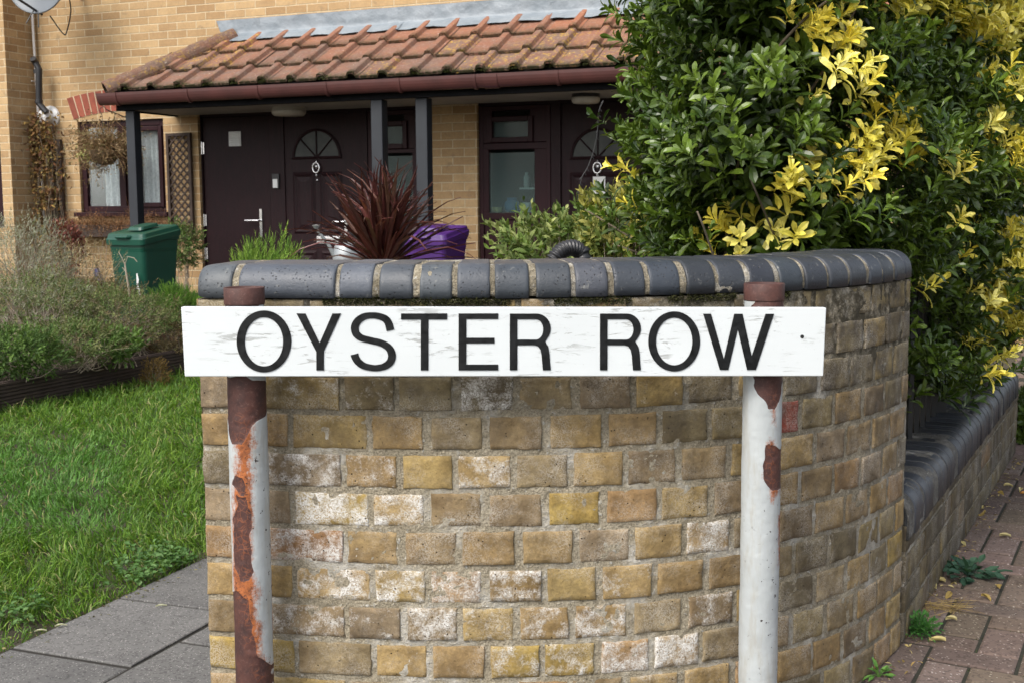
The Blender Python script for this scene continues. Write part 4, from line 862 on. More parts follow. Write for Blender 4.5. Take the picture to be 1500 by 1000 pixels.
# frames between and beside the doors
mb = MB(); y0, y1 = .035, .105
def post_(a, b, z0=.0, z1=2.0, yy=y0): mb.box((a, yy, z0), (b, y1, z1))
post_(D1[0]+.001, sd0-.004); post_(sd1+.004, a1-.004, yy=.045); post_(b1+.004, hw(536, 250)[0]-.002)
mb.box((D1[0]+.001, y0+.003, ZT+.003), (D1[1]-.001, y1, 2.0)); mb.build('door_frame', M['updoor'], house)
mb = MB(); post_(a2-.09, a2-.004); post_(b2+.004, D2[1]-.001); mb.box((D2[0]+.001, y0+.003, ZT+.003), (D2[1]-.001, y1, 2.0)); mb.build('door_frame', M['updoor'], house)
# key safe
mb = MB(); s, z = hw(401, 268); mb.box((s-.04, .028, z-.055), (s+.04, .0445, z+.085)); ks = mb.build('doorbell', M['black'], house, bevel=.004); mb = MB(); mb.box((s-.026, .020, z-.05), (s+.026, .0275, z+.035)); mb.build('button_plate', M['white'], ks, bevel=.003)
# side windows
def side(x0, x1, tops, mains, label):
    s0, s1 = x0, x1; o = window(house, s0, s1, .02, ZT, [(tops[0], tops[1], tops[2], tops[3], True), (mains[0], mains[1], mains[2], mains[3], False)], glass='frost', w=.04)
    mb = MB(); mb.box((s0+.04, .034, mains[3]+.03), (s1-.04, .09, tops[2]-.045)); mb.box((s0+.04, .034, mains[2]-.06), (s1-.04, .09, mains[2]-.001)); mb.box((s0+.04, .034, mains[2]), (mains[0], .09, mains[3]+.03)); mb.box((mains[1], .034, mains[2]), (s1-.04, .09, mains[3]+.03))
    mb.box((s0+.04, .050, .06), (s1-.04, .09, mains[2]-.061)); mb.box((s0+.04, .036, tops[2]-.04), (tops[0]-.006, .09, ZT-.04)); mb.box((tops[1]+.006, .036, tops[2]-.04), (s1-.04, .09, ZT-.04))
    mb.build('panel', M['upvc'], o, bevel=.003); 
    if label: o['label'] = label
    return o
q = lambda px, py: hw(px, py)
side(q(537, 250)[0], D1[1]-.004, (q(552, 200)[0], q(589, 200)[0], q(570, 212)[1], q(570, 184)[1]), (q(543, 260)[0], q(602, 260)[0], q(580, 320)[1], q(580, 229)[1]), '')
sw = side(D2[0]+.004, a2-.092, (q(719, 190)[0], q(773, 190)[0], q(745, 202)[1], q(745, 177)[1]), (q(714, 270)[0], q(781, 270)[0], q(748, 312)[1], q(748, 224)[1]), '')
# porch: soffit, beam, posts, roof, gutter
PO = .85; S0, S1 = -.80, 6.0; ZE = 2.06
mb = MB(); mb.box((S0+.12, -PO+.06, 1.955), (S1, -.002, 1.975)); mb.build('soffit', M['soffit'], house)
mb = MB(); mb.box((S0+.10, -PO+.0, 1.945), (S1, -PO+.055, ZE)); mb.box((S0+.06, -PO+.0, 1.945), (S0+.098, -.002, ZE)); mb.build('fascia', pm('matt_black_fascia', (.006, .006, .007), (.010, .010, .011), 12, .9, .2, spec=.08), house)
def ppost(px, off, w=.095):
    s, z = hw(px, 250, off); mb = MB(); mb.box((s-w/2, -off-w/2, -.05), (s+w/2, -off+w/2, 1.945)); mb.build('porch_post', M['slate'], house, bevel=.006)
ppost(198, PO-.09); ppost(557, PO-.07, .105); ppost(622, PO-.09, .105)
def lampc(px, off, r):
    s, z = hw(px, 160, off); z = 1.955; mb = MB(); mb.lathe([(r*.96, 0), (r*.98, -.028)], (s, -off, z), 28); b = mb.build('porch_light', M['black'] if r < .13 else M['lamp'], house, smooth=False)
    mb = MB(); mb.lathe([(r*.97, -.0285), (r, -.034), (r*.98, -.055), (r*.86, -.075), (.001, -.082)], (s, -off, z), 32); mb.build('diffuser', M['lamp'], b, smooth=True)
lampc(423, .38, .155); lampc(858, .45, .118)
def mat_tile():
    t = NT('red_concrete_tile'); a = t.sep(t.attr()); n = t.noise(3.5, 6, .65); n2 = t.noise(45, 5, .75)
    col = t.mix(t.ramp(n, .3, .7), (.22, .105, .072), (.16, .088, .068)); col = t.mix(t.ramp(t.noise(10, 5), .4, .6), col, (.17, .11, .088))
    col = t.mix(t.ramp(a[1], .35, .95, 1, .0), col, (.31, .125, .07))
    col = t.mix(t.ramp(n2, .52, .68, 0, .7), col, (.32, .235, .185))
    li = t.math('MULTIPLY', t.ramp(t.noise(26, 5, .75), .53, .62), a[2]); col = t.mix(li, col, (.42, .27, .05))
    wl = t.math('MULTIPLY', t.ramp(t.noise(34, 4, .6), .70, .73), 1); col = t.mix(wl, col, (.62, .58, .50))
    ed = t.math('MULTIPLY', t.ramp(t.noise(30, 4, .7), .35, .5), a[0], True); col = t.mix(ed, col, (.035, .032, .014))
    return t.fin(col, .9, t.bump(t.math('ADD', n2, t.math('MULTIPLY', ed, .8)), .8, .006), spec=.2)
MT = mat_tile()
HR = .80; zr0, zr1 = ZE+.050, 2.655; TW = .292; ng = 3; SLV = np.array([0, PO+.03, zr1-zr0]); sln = math.hypot(PO+.03, zr1-zr0); up = np.array([0, -(zr1-zr0), PO+.03])/sln; sd_ = SLV/sln
prof = [(0, 0), (.06, .0), (.11, 0), (.56, 0), (.60, .002), (.655, .034), (.70, .038), (.80, .038), (.845, .034), (.90, .002), (.95, 0), (.985, 0)]
rt = MB(); ntile = 24
for r in range(ng):
    for i in range(ntile):
        s0 = S0-.02+i*TW-(.10 if False else 0); v0 = sln*r/ng-(.02 if r else 0); v1 = sln*(r+1)/ng+.03; jz = random.uniform(-.003, .004); tone = random.uniform(-.15, .15)
        rows = []; vs = np.linspace(v0, v1, 7); li = 1. if (r == 0 and i > 11 or random.random() < .10) else (.5 if (r == 1 and i > 12) else .12)
        if i in (2, 3) and r > 0: li = .9
        for kk, v in enumerate([v0]+list(vs)):
            fr_ = (v-v0)/(v1-v0); hgt = .030*(1-fr_)+.004+jz; 
            if kk == 0: hgt -= .022
            for (u, h) in prof:
                s = s0+u*TW; hh = hgt+h+random.uniform(-.0012, .0012)
                lim = S0+.0+HR*(v/sln)      # hip line
                sx_ = max(s, min(lim, s0+TW*.99) if s < lim else s)
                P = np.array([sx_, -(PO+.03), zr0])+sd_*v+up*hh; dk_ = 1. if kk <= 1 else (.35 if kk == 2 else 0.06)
                rows.append((P, (dk_*(1. if r == 0 else .8), 1.05-.5*(r/2)+.15*random.random()+tone, li)))
        if s0+TW*.99 < S0+HR*(v0/sln): continue
        K = len(prof); V = np.array([p for p, _ in rows]); C = np.array([c for _, c in rows]); V = V[np.arange(len(V))]
        F = [(a*K+b, a*K+b+1, (a+1)*K+b+1, (a+1)*K+b) for a in range(7) for b in range(K-1)]
        rt.add(V, F, np.clip(C, 0, 1))
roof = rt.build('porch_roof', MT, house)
mb = MB(); mb.add([(S0, -(PO+.03), zr0-.012), (S1, -(PO+.03), zr0-.012), (S1, 0, zr1-.012), (S0+HR, 0, zr1-.012), (S0, -.0, zr0-.012)], [(0, 1, 2, 3), (0, 3, 4)]); mb.build('underlay', M['black'], roof)
# hip ridge tiles
A = np.array([S0-.01, -(PO+.05), zr0+.02]); B = np.array([S0+HR-.02, -.04, zr1+.01]); dd = unit(B-A); sdv = unit(np.cross(dd, [0, 0, 1])); upv = np.cross(sdv, dd); LL = np.linalg.norm(B-A)
for i in range(3):
    mb = MB(); a, b = LL*i/3-.0, LL*(i+1)/3+.035; V = []; n = 14
    for (v, ra) in ((a, .088), (a+.012, .094), (b-.03, .086), (b, .083)):
        for t in np.linspace(-.12*math.pi, 1.12*math.pi, n): V.append(A+dd*v+sdv*ra*math.cos(t)+upv*(ra*math.sin(t)-.012+random.uniform(-.001, .001)))
        
    k = len(V); V += [np.array(p)-upv*.014 for p in V]
    F = [(r*n+j, r*n+j+1, (r+1)*n+j+1, (r+1)*n+j) for r in range(3) for j in range(n-1)]+[(j, k+j, k+j+1, j+1) for j in range(n-1)]
    mb.add(V, F, (.30, .95, .6)); mb.build('hip_tile', MT, roof)
# moss clumps in the gaps along the eave
mb = MB(); N = 9000; i = RNG.integers(0, ntile, N); u = RNG.normal(.75, .10, N); s = S0+(i+u)*TW; am = _h(i, i*0, i*0, 5); v = np.abs(RNG.normal(0, .02, N))+.0
P = np.c_[s, np.full(N, -(PO+.03)), np.full(N, zr0+.022)]+sd_*(v-.012)[:, None]+up*(np.abs(RNG.normal(0, .014, N)))[:, None]
k = RNG.uniform(0, 1, N) < am**1.3; P = P[k]; N = len(P)
leaves(mb, P, rdir(N, .4), rdir(N), RNG.uniform(.006, .013, N), .006, pick([(.07, .085, .025), (.035, .035, .015), (.13, .14, .04)], N), 'needle'); mb.build('moss', M['soft'], roof)
# lead flashing with laps
fl = MB(); s = S0+HR-.22; xs = [s, s+.56]
while xs[-1] < S1: xs.append(xs[-1]+1.45)
for i in range(len(xs)-1):
    n = 60; m = 12; ss = np.linspace(xs[i]-(.0 if i == 0 else .06), xs[i+1], n); V = []
    for j, tt in enumerate(np.linspace(0, 1, m)):
        if tt < .5: base = np.array([0, -.004-.003*i % 2, 2.83-.13*(tt/.5)]); nr = np.array([0, -1, 0])
        else: f_ = (tt-.5)/.5; base = np.array([0, -.006-.13*f_, 2.70-.085*f_]); nr = np.array([0, -.5, .85])
        wv = (noise(np.c_[ss*7, ss*0+tt*3, ss*0+i], 1, 4)*.007+noise(np.c_[ss*22, ss*0+tt*8, ss*0+i], 1, 5)*.003)
        sh = ss.copy()
        if i == 0: sh = np.maximum(ss, xs[0]+.12*tt)
        V.append(np.c_[sh, base[1]+nr[1]*(wv+.006+.003*(i % 2)), base[2]+nr[2]*wv])
    V = np.concatenate(V); fl.add(V, np.array([(r*n+c, r*n+c+1, (r+1)*n+c+1, (r+1)*n+c) for r in range(m-1) for c in range(n-1)])[:, ::-1])
fl.build('lead_flashing', M['lead'], house, smooth=True)
# gutter (half round) with brackets
gz = ZE+.035; gy = -(PO+.062); rg = .060
GK = 1.75
def halfpipe(mb, s0, s1, r, t=.004):
    n = 14; V = []
    for s in (s0, s1):
        for rr in (r, r-t):
            for a in np.linspace(math.pi, 2*math.pi, n): V.append((s, gy+rr*math.cos(a), gz+GK*rr*math.sin(a)))
    F = [(j, j+1, 2*n+j+1, 2*n+j) for j in range(n-1)]+[(n+j, 3*n+j, 3*n+j+1, n+j+1) for j in range(n-1)]
    F += [(0, 2*n, 3*n, n), (n-1, 2*n-1, 4*n-1, 3*n-1)]+[(j, n+j, n+j+1, j+1) for j in range(n-1)]+[(2*n+j, 2*n+j+1, 3*n+j+1, 3*n+j) for j in range(n-1)]
    mb.add(V, F)
mb = MB(); halfpipe(mb, S0-.06, S1, rg); n = 14; mb.add([(S0-.06, gy+rg*math.cos(a), gz+rg*math.sin(a)) for a in np.linspace(math.pi, 2*math.pi, n)]+[(S0-.085, gy+rg*.6*math.cos(a), gz-.005+rg*.6*math.sin(a)) for a in np.linspace(math.pi, 2*math.pi, n)], [(j, j+1, n+j+1, n+j) for j in range(n-1)]+[tuple(range(n, 2*n))])
gut = mb.build('gutter', M['gutter'], house, smooth=False)
for px in (181, 285, 387, 487, 593, 703, 823): s, z = hw(px, 140, PO); mb = MB(); halfpipe(mb, s-.013, s+.013, rg+.006, .010); mb.build('gutter_bracket', M['gutter'], gut)
s, z = hw(726, 130, PO); mb = MB(); halfpipe(mb, s-.06, s+.06, rg+.005, .008); mb.build('gutter_joint', M['gutter'], gut)
# drain pipe of the wall, left
mb = MB(); P0 = (hw(47, 12)[0]+.045, -.05, 3.6); s, z = hw(46, 10, .05); s2, z2 = hw(70, 395, .05); mb.tube([(s, -.05, 3.4), (s2, -.05, .0)], .013, 10); mb.build('drain_pipe', M['grey'], house, smooth=True)
# black boiler flue and white collar
fl_ = empty('flue_pipe', tuple(H2W(hw(62, 160)[0], 0, hw(62, 165)[1])), -TH, 'black plastic boiler flue pipe rising from a white wall collar', 'flue pipe'); fb = np.array([hw(62, 160)[0], 0, hw(62, 165)[1]])
mb = MB(); a = hw(64, 165, .16); b = hw(57, 152, .16); c = hw(57, 102, .16); d = hw(53, 92, .16); e = hw(47, 86, .22)
P = np.array([(a[0]+.02, -.14, a[1]+.0), (b[0], -.16, b[1]), (c[0], -.16, c[1]), (d[0], -.17, d[1]), (e[0], -.21, e[1])])
mb.tube(P, .033, 16); mb.build('pipe', M['black'], fl_, smooth=False).location = -fb
for zz in (b[1]+.02, c[1]-.02): mb = MB(); mb.lathe([(.034, -.02), (.039, -.018), (.039, .018), (.034, .02)], (b[0], -.16, zz), 16); mb.build('pipe_collar', M['black'], fl_).location = -fb
s, z = hw(75, 172); mb = MB(); mb.lathe([(.001, 0), (.115, .0), (.113, .02), (.075, .04), (.07, .11), (.055, .13), (.001, .135)], (s, -.001, z), 28, 'y'); mb.build('wall_collar', M['white'], fl_, smooth=False).location = -fb
mb = MB(); s, z = hw(60, 122); mb.tube([(s, -.0, z), (s+.0, -.13, z+.01)], .008, 6); mb.build('pipe_clip', M['grey'], fl_).location = -fb
# satellite dish
sdish = empty('satellite_dish', tuple(H2W(hw(57, -33, .58)[0], .25, hw(57, -33, .58)[1])), -TH, 'grey satellite dish on the upper wall above the black flue', 'satellite dish')
mb = MB(); r = .37; n = 36; V = []; rings = 8
for k in range(rings+1):
    q_ = k/rings
    for j in range(n): a = 2*math.pi*j/n; V.append((r*q_*math.cos(a), -.30-.07*q_*q_, .0+r*.92*q_*math.sin(a)))
F = [(k*n+j, (k+1)*n+j, (k+1)*n+(j+1) % n, k*n+(j+1) % n) for k in range(rings) for j in range(n)]
V2 = [(x, y_+.006, z_) for x, y_, z_ in V]; 
mb.add(V, F); mb.add(V2, [f[::-1] for f in F]); mb.tube([(r*math.cos(a), -.367, r*.92*math.sin(a)) for a in np.linspace(0, 2*math.pi, 40)], .009, 6)
mb.build('reflector', M['dish'], sdish, smooth=True)
mb = MB(); mb.tube([(0, -.30, 0), (0, -.12, -.05), (0, .24, -.05)], .02, 10); mb.tube([(-.03, -.28, -.34), (0, -.75, -.20)], .012, 8); mb.tube([(-.05, -.36, -.30), (-.1, -.42, -.44)], .006, 6); mb.tube([(.0, -.36, -.32), (.03, -.40, -.48)], .007, 6); mb.build('bracket', M['iron'], sdish)
mb = MB(); mb.tube(catmull([(.33, -.33, -.13), (.25, -.2, -.30), (.10, -.1, -.48), (.05, -.1, -.50), (-.01, -.2, -.34)], 8), .006, 6); mb.build('cable', M['black'], sdish)
# things by the house --------------------------------------------------
def thing_at(name, s, off, label, cat, z=0, group=None, rz=0.): return empty(name, tuple(H2W(s, off, z)), -TH+rz, label, cat, group)
def jar(px0, px1, py0, py1, prof, mat, name, label, cat):
    a, z1 = hw(px0, py0, -.16); b, z0 = hw(px1, py1, -.16); w = (b-a)/2*.95; h = z1-z0; t = thing_at(name, (a+b)/2, -.16, label, cat, z0)
    mb = MB(); mb.lathe([(max(r*w, .001), k*h) for r, k in prof], (0, 0, 0), 24); o = mb.build('body', mat, t, smooth=True); return t
blu = pm('blue_glaze', (.05, .20, .42), (.04, .16, .34), 6, .25, .1, 30, .001)
jar(739, 761, 290, 311, [(.0, 0), (.75, 0), (.95, .2), (1, .5), (.9, .72), (.6, .82), (.65, .95), (.75, 1), (.5, 1), (.0, .9)], blu, 'jar', 'round blue glazed jar on the inside sill of the porch window', 'jar')
jar(763, 781, 297, 311, [(.0, 0), (.8, 0), (.9, .1), (1, 1), (.85, 1), (.0, .9)], M['white'], 'plant_pot', 'small white pot right of the blue jar behind the glass', 'pot')
jar(718, 736, 304, 312, [(.0, 0), (.7, 0), (.9, .3), (1, 1), (.9, 1), (.0, .5)], pm('yellow_glaze', (.50, .42, .16)), 'bowl', 'low yellow bowl left of the blue jar behind the glass', 'bowl')
jar(767, 776, 253, 275, [(.0, 0), (.8, 0), (.9, .1), (.9, .7), (.5, .85), (.5, 1), (.0, 1)], M['white'], 'bottle', 'white bottle standing on the upper ledge behind the glass', 'bottle')
mb = MB(); s0 = hw(712, 300, -.16)[0]; s1 = hw(784, 300, -.16)[0]; zi = hw(748, 312, -.16)[1]; z2 = hw(771, 275, -.16)[1]
mb.box((s0, .125, zi-.03), (s1, .26, zi-.001)); mb.box((s1-.14, .135, z2-.016), (s1, .2, z2-.001)); mb.build('inside_sill', M['white'], sw)
# trellises
def trellis(x0, x1, y0, y1, label, off=.03):
    a, z1 = hw(x0, y0, off); b, z0 = hw(x1, y1, off); W_, H_ = b-a, z1-z0; t = thing_at('trellis', a, off, label, 'trellis', z0)
    mb = MB(); frame(mb, 0, W_, 0, H_, .028, -.02, .012); mb.build('frame', M['trellis'], t)
    mb = MB(); g_ = .078
    for sgn in (1, -1):
        c = -H_
        while c < W_+H_:
            pts_ = []
            # line x = c + sgn*z (or mirrored)
            for zz in np.linspace(0, H_, 200):
                x = c+zz if sgn > 0 else c+H_-zz
                if .02 < x < W_-.02: pts_.append((x, zz))
            if len(pts_) > 3:
                (xa, za), (xb, zb) = pts_[0], pts_[-1]; yy = -.012 if sgn > 0 else -.004; w2 = .011
                mb.hexa([(xa-w2, yy, za), (xb-w2, yy, zb), (xb-w2, yy+.007, zb), (xa-w2, yy+.007, za), (xa+w2, yy, za), (xb+w2, yy, zb), (xb+w2, yy+.007, zb), (xa+w2, yy+.007, za)])
            c += g_
    mb.build('lattice', M['trellis'], t); return t
trellis(244, 285, 196, 350, 'brown diamond lattice trellis fixed to the brick beside the store door')
trellis(73, 100, 205, 420, 'dark trellis behind the climber next to the drain pipe')
# hanging basket and hook
t = thing_at('hanging_basket', hw(152, 200, .30)[0], .30, 'hanging basket of dry brown plants beside the porch post', 'hanging basket', hw(152, 225, .30)[1]); 
zc = hw(152, 225, .30)[1]
mb = MB(); mb.lathe([(.001, -.12), (.08, -.10), (.14, -.03), (.16, .03), (.14, .03), (.001, .02)], (0, 0, 0), 20); mb.build('basket', pm('coir_basket', (.10, .065, .035), (.16, .11, .06), 30, .95, .6, 60, .01), t)
mb = MB(); N = 560; P = np.c_[RNG.normal(0, .11, N), RNG.normal(0, .10, N), RNG.uniform(-.02, .14, N)]; 
def stems(mb, P, D, L, r=.002, col=None, bend=.4):
    for i in range(len(P)):
        d = unit(D[i]); m = P[i]+d*L[i]*.5+RNG.normal(0, 1, 3)*L[i]*bend*.15; e = P[i]+d*L[i]+RNG.normal(0, 1, 3)*L[i]*bend*.3
        mb.tube(catmull([P[i], m, e], 3), np.linspace(r, r*.4, 7), 3, cap=False, col=None if col is None else col[i])
D = rdir(N, .35); D[:, 2] = np.where(RNG.uniform(0, 1, N) < .35, D[:, 2]-.6, D[:, 2]); L = RNG.uniform(.10, .34, N)
MD = mat_leaf('dry_plant', .85, .15, .15)
stems(mb, P, D, L, .0022, pick([srgb(150,118,84), srgb(120,88,60), srgb(172,146,110)], N)); mb.build('dry_stems', MD, t)
mb = MB(); E_ = P+unit(D)*L[:, None]*RNG.uniform(.5, 1.1, (N, 1)); E_ = np.repeat(E_, 6, 0)+RNG.normal(0, .022, (N*6, 3)); n6 = len(E_)
leaves(mb, E_, rdir(n6), rdir(n6), RNG.uniform(.014, .034, n6), RNG.uniform(.010, .022, n6), pick([srgb(150,124,96), srgb(122,98,76), srgb(176,150,118), srgb(122,116,80), srgb(100,82,64)], n6), 'oval')
k = 160; leaves(mb, np.array([-.17, -.05, .02])+RNG.normal(0, .05, (k, 3)), rdir(k), rdir(k), .028, .02, pick([srgb(188,186,130), srgb(160,164,96)], k), 'oval'); mb.build('foliage', MD, t)
mb = MB(); mb.tube([(0, 0, .02), (-.01, .0, .33), (-.01, .0, .37)], .003, 5); mb.tube(catmull([(-.01, 0, .37), (-.035, 0, .42), (.01, 0, .45), (.03, .02, .42)], 5), .004, 5); mb.tube([(.03, .02, .42), (.03, .31, .36)], .006, 6); mb.build('hook', M['iron'], t)
# window box with dry plants
t = thing_at('window_box', hw(170, 340, .12)[0], .12, 'window box spilling dry brown stems below the net-curtained window', 'planter', hw(170, 340, .12)[1])
mb = MB(); mb.box((-.62, -.09, -.05), (.62, .09, .07)); mb.build('trough', M['trellis'], t, bevel=.006)
N = 900; P = np.c_[RNG.uniform(-.60, .62, N), RNG.uniform(-.09, .08, N), RNG.uniform(.0, .07, N)]; tuft = .6+.6*noise(np.c_[P[:, 0]*5, P[:, 0]*0, P[:, 0]*0], 1, 3)**2+.3*noise(np.c_[P[:, 0]*12, P[:, 0]*0, P[:, 0]*0], 1, 5); D = rdir(N, .55)-[0, .45, 0]; L = RNG.uniform(.07, .25, N)*tuft
mb = MB(); stems(mb, P, D, L, .0022, pick([srgb(140,104,76), srgb(112,80,58), srgb(164,130,98)], N)); 
E_ = np.repeat(P+unit(D)*L[:, None]*.8, 4, 0)+RNG.normal(0, .02, (N*4, 3)); n6 = len(E_); leaves(mb, E_, rdir(n6, -.5), rdir(n6), RNG.uniform(.012, .026, n6), .009, pick([srgb(142,102,74), srgb(108,76,56), srgb(170,128,92), srgb(94,66,50)], n6), 'oval'); mb.build('dry_plants', MD, t)
# wheelie bins
def wheelie(name, px0, px1, py, Y, mat, label, rz, h=.93, w=.50, scratch=False):
    c = at((px0+px1)/2, py, Y); t = empty(name, (c[0], c[1], 0), rz, label, 'wheelie bin'); D_ = w*1.05; H = c[2]
    mb = MB(); n = 8
    def ringp(z, a, b, r=.04):
        out = []
        for cx, cy, s in ((a-r, b-r, 0), (-a+r, b-r, 90), (-a+r, -b+r, 180), (a-r, -b+r, 270)):
            for k in range(5): an = R_(s+k*22.5); out.append((cx+r*math.cos(an), cy+r*math.sin(an), z))
        return out
    def loft(mb, rs, cap0=True, cap1=True):
        V = sum(rs, []); K = len(rs[0]); F = [(k*K+j, k*K+(j+1) % K, (k+1)*K+(j+1) % K, (k+1)*K+j) for k in range(len(rs)-1) for j in range(K)]
        if cap0: F.append(tuple(range(K))[::-1])
        if cap1: F.append(tuple(range((len(rs)-1)*K, len(rs)*K)))
        mb.add(V, F)
    a, b = w/2, D_/2
    loft(mb, [ringp(.05, a*.76, b*.72), ringp(.30, a*.82, b*.80), ringp(H*.80, a*.915, b*.92), ringp(H*.83, a*.94, b*.94), ringp(H*.90, a*.95, b*.955), ringp(H*.905, a*.99, b*.99), ringp(H*.93, a*.99, b*.99)])
    mb.build('body', mat, t, smooth=False, bevel=.003)
    mb = MB(); loft(mb, [ringp(H*.895, a*1.02, b*1.03), ringp(H*.945, a*1.035, b*1.045), ringp(H*.955, a*1.0, b*1.01), ringp(H*.985, a*.96, b*.98), ringp(H*.99, a*.90, b*.92), ringp(H*.988, a*.80, b*.8), ringp(H*.975, a*.74, b*.74)]); 
    mb.tube([(-a*.35, -b*1.0, H*.965), (-a*.3, -b*1.1, H*.97), (a*.3, -b*1.1, H*.97), (a*.35, -b*1.0, H*.965)], .014, 8)
    loft(mb, [ringp(H*.976, a*.4, b*.5, .03), ringp(H*1.0, a*.36, b*.45, .03)], False)
    for k in range(len(mb.V)):
        v = mb.V[k]; q2 = np.clip(1-(v[:, 0]/a)**2, 0, 1)*np.clip(1-(v[:, 1]/b)**2, 0, 1); v[:, 2] += np.where(v[:, 2] > H*.96, q2*.03, 0)+.035*(v[:, 1]/b)+.004
    mb.build('lid', mat, t, bevel=.003)
    for sg in (-1, 1):
        mb = MB(); n = 20; V = []
        for x, r in ((sg*a*.80, .085), (sg*a*.80, .10), (sg*(a*.80+.045), .10), (sg*(a*.80+.045), .08)):
            for j in range(n): an = 2*math.pi*j/n; V.append((x, b*.74+r*math.cos(an), .10+r*math.sin(an)))
        mb.add(V, [(k*n+j, k*n+(j+1) % n, (k+1)*n+(j+1) % n, (k+1)*n+j) for k in range(3) for j in range(n)]+[tuple(range(n)), tuple(range(3*n, 4*n))]); mb.build('wheel', M['black'], t)
    mb = MB(); mb.tube([(-a*.7, b*.98, H*.93), (-a*.7, b*1.15, H*.95), (a*.7, b*1.15, H*.95), (a*.7, b*.98, H*.93)], .016, 8); mb.build('handle', mat, t)
    if scratch:
        mb = MB(); pts_ = [(.62*a, -b*.93, H*.62), (.64*a, -b*.92, H*.56), (.60*a, -b*.91, H*.52), (.66*a, -b*.90, H*.46), (.72*a, -b*.885, H*.41)]
        ww = [.006, .012, .009, .014, .003]; V = []
        for (x, y_, z), q_ in zip(pts_, ww): V += [(x-q_, y_-.004-.012, z), (x+q_, y_-.004-.012, z)]
        mb.add(V, [(2*i, 2*i+1, 2*i+3, 2*i+2) for i in range(4)]); mb.build('white_scuff', M['white'], t)
    return t
wheelie('wheelie_bin', 161, 259, 335, 9.5, M['greenbin'], 'dark green wheelie bin with a white scuff near the left window', R_(-28), w=.40, scratch=True)
wheelie('recycling_bin', 592, 681, 336, 9.75, M['purple'], 'purple wheelie bin behind the red spiky plant and the porch post', R_(-24), w=.42)
# galvanised watering can
c = at(508, 374, 6.6); t = empty('watering_can', tuple(c+np.array([0, 0, -.06])), .3, 'pale galvanised watering can left of the red spiky plant', 'watering can')
mb = MB(); mb.lathe([(.001, 0), (.075, 0), (.08, .01), (.072, .10), (.055, .125), (.035, .13), (.001, .128)], (0, 0, 0), 24); mb.build('body', M['galv'], t, smooth=True)
mb = MB(); mb.tube(catmull([(.07, 0, .03), (.13, 0, .07), (.12, 0, .15), (.04, 0, .15)], 6), .006, 8); mb.tube(catmull([(-.04, 0, .12), (-.02, 0, .18), (.04, 0, .17), (.05, 0, .12)], 6), .005, 8); mb.build('handle', M['iron'], t)
mb = MB(); mb.tube([(-.06, 0, .04), (-.10, 0, .12), (-.16, 0, .20)], [.014, .010, .008], 8); mb.lathe([(.008, 0), (.022, .02), (.001, .024)], (-.165, 0, .205), 12); mb.build('spout', M['galv'], t)
tb = empty('garden_table', (c[0], c[1], 0), .3, 'small dark round garden table under the watering can', 'garden table'); zt_ = c[2]-.061
mb = MB(); mb.lathe([(.001, zt_-.022), (.15, zt_-.02), (.155, zt_-.01), (.15, zt_), (.001, zt_)], (0, 0, 0), 28); mb.build('table_top', M['iron'], tb)
for a_ in (30, 150, 270): mb = MB(); mb.tube([(.10*math.cos(R_(a_)), .10*math.sin(R_(a_)), zt_-.022), (.15*math.cos(R_(a_)), .15*math.sin(R_(a_)), 0)], .009, 8); mb.build('leg', M['iron'], tb)
# corrugated black pipe end behind the wall
c = at(832, 386, 2.62); t = empty('corrugated_pipe', (c[0], c[1], c[2]-.402), 0, 'ribbed black drain pipe bending over just behind the blue coping', 'pipe')
P = catmull([(-.035, .0, .40), (-.026, .0, .418), (-.008, .01, .432), (.012, .02, .435), (.028, .03, .425), (.036, .03, .40), (.040, .03, .2), (.04, .03, 0)], 14)
mb = MB(); mb.tube(P, .0165+.0028*np.sin(np.arange(len(P))*1.5), 14); mb.build('ribbed_tube', M['black'], t, smooth=True)
# fairy-light string by the right door
a = at(882, 150, 9.0); b = at(848, 300, 9.0); t = empty('light_string', tuple(a), 0, 'thin dark string of small lights hanging in front of the right front door', 'string lights')
mb = MB(); P = catmull([at(x, y, 9.0)-a for x, y in ((884, 148), (877, 165), (875, 195), (870, 220), (861, 245), (852, 262), (847, 290), (846, 318))], 8); mb.tube(P, .0035, 5)
for i in range(0, len(P), 3): mb.tube([P[i], P[i]+[RNG.uniform(-.02, .02), 0, -.02]], .004, 4)
mb.build('wire', M['iron'], t)
# blue watering bucket / cloth and small gnome-like ornament are kept simple garden things
c = at(150, 418, 9.3); t = empty('folded_parasol', (c[0], c[1], .0), 0, 'folded dark blue cloth parasol leaning at the wall left of the green bin', 'parasol')
z0 = at(150, 440, 9.3)[2]; z1 = at(150, 393, 9.3)[2]; mb = MB(); n = 18; V = []
for k, f in enumerate(np.linspace(0, 1, 7)):
    for j in range(n): an = 2*math.pi*j/n; r = (.055-.038*f)*(1+.25*math.cos(an*6)); V.append((r*math.cos(an)-.04*f, r*math.sin(an), z0+(z1-z0)*f))
mb.add(V, [(k*n+j, k*n+(j+1) % n, (k+1)*n+(j+1) % n, (k+1)*n+j) for k in range(6) for j in range(n)]); mb.build('canopy', pm('navy_cloth', (.045, .05, .13), (.07, .075, .17), 12, .9, .3), t); mb = MB(); mb.tube([(0, 0, 0), (-.04, 0, z1+.03)], .010, 8); mb.build('pole', M['bark'], t)
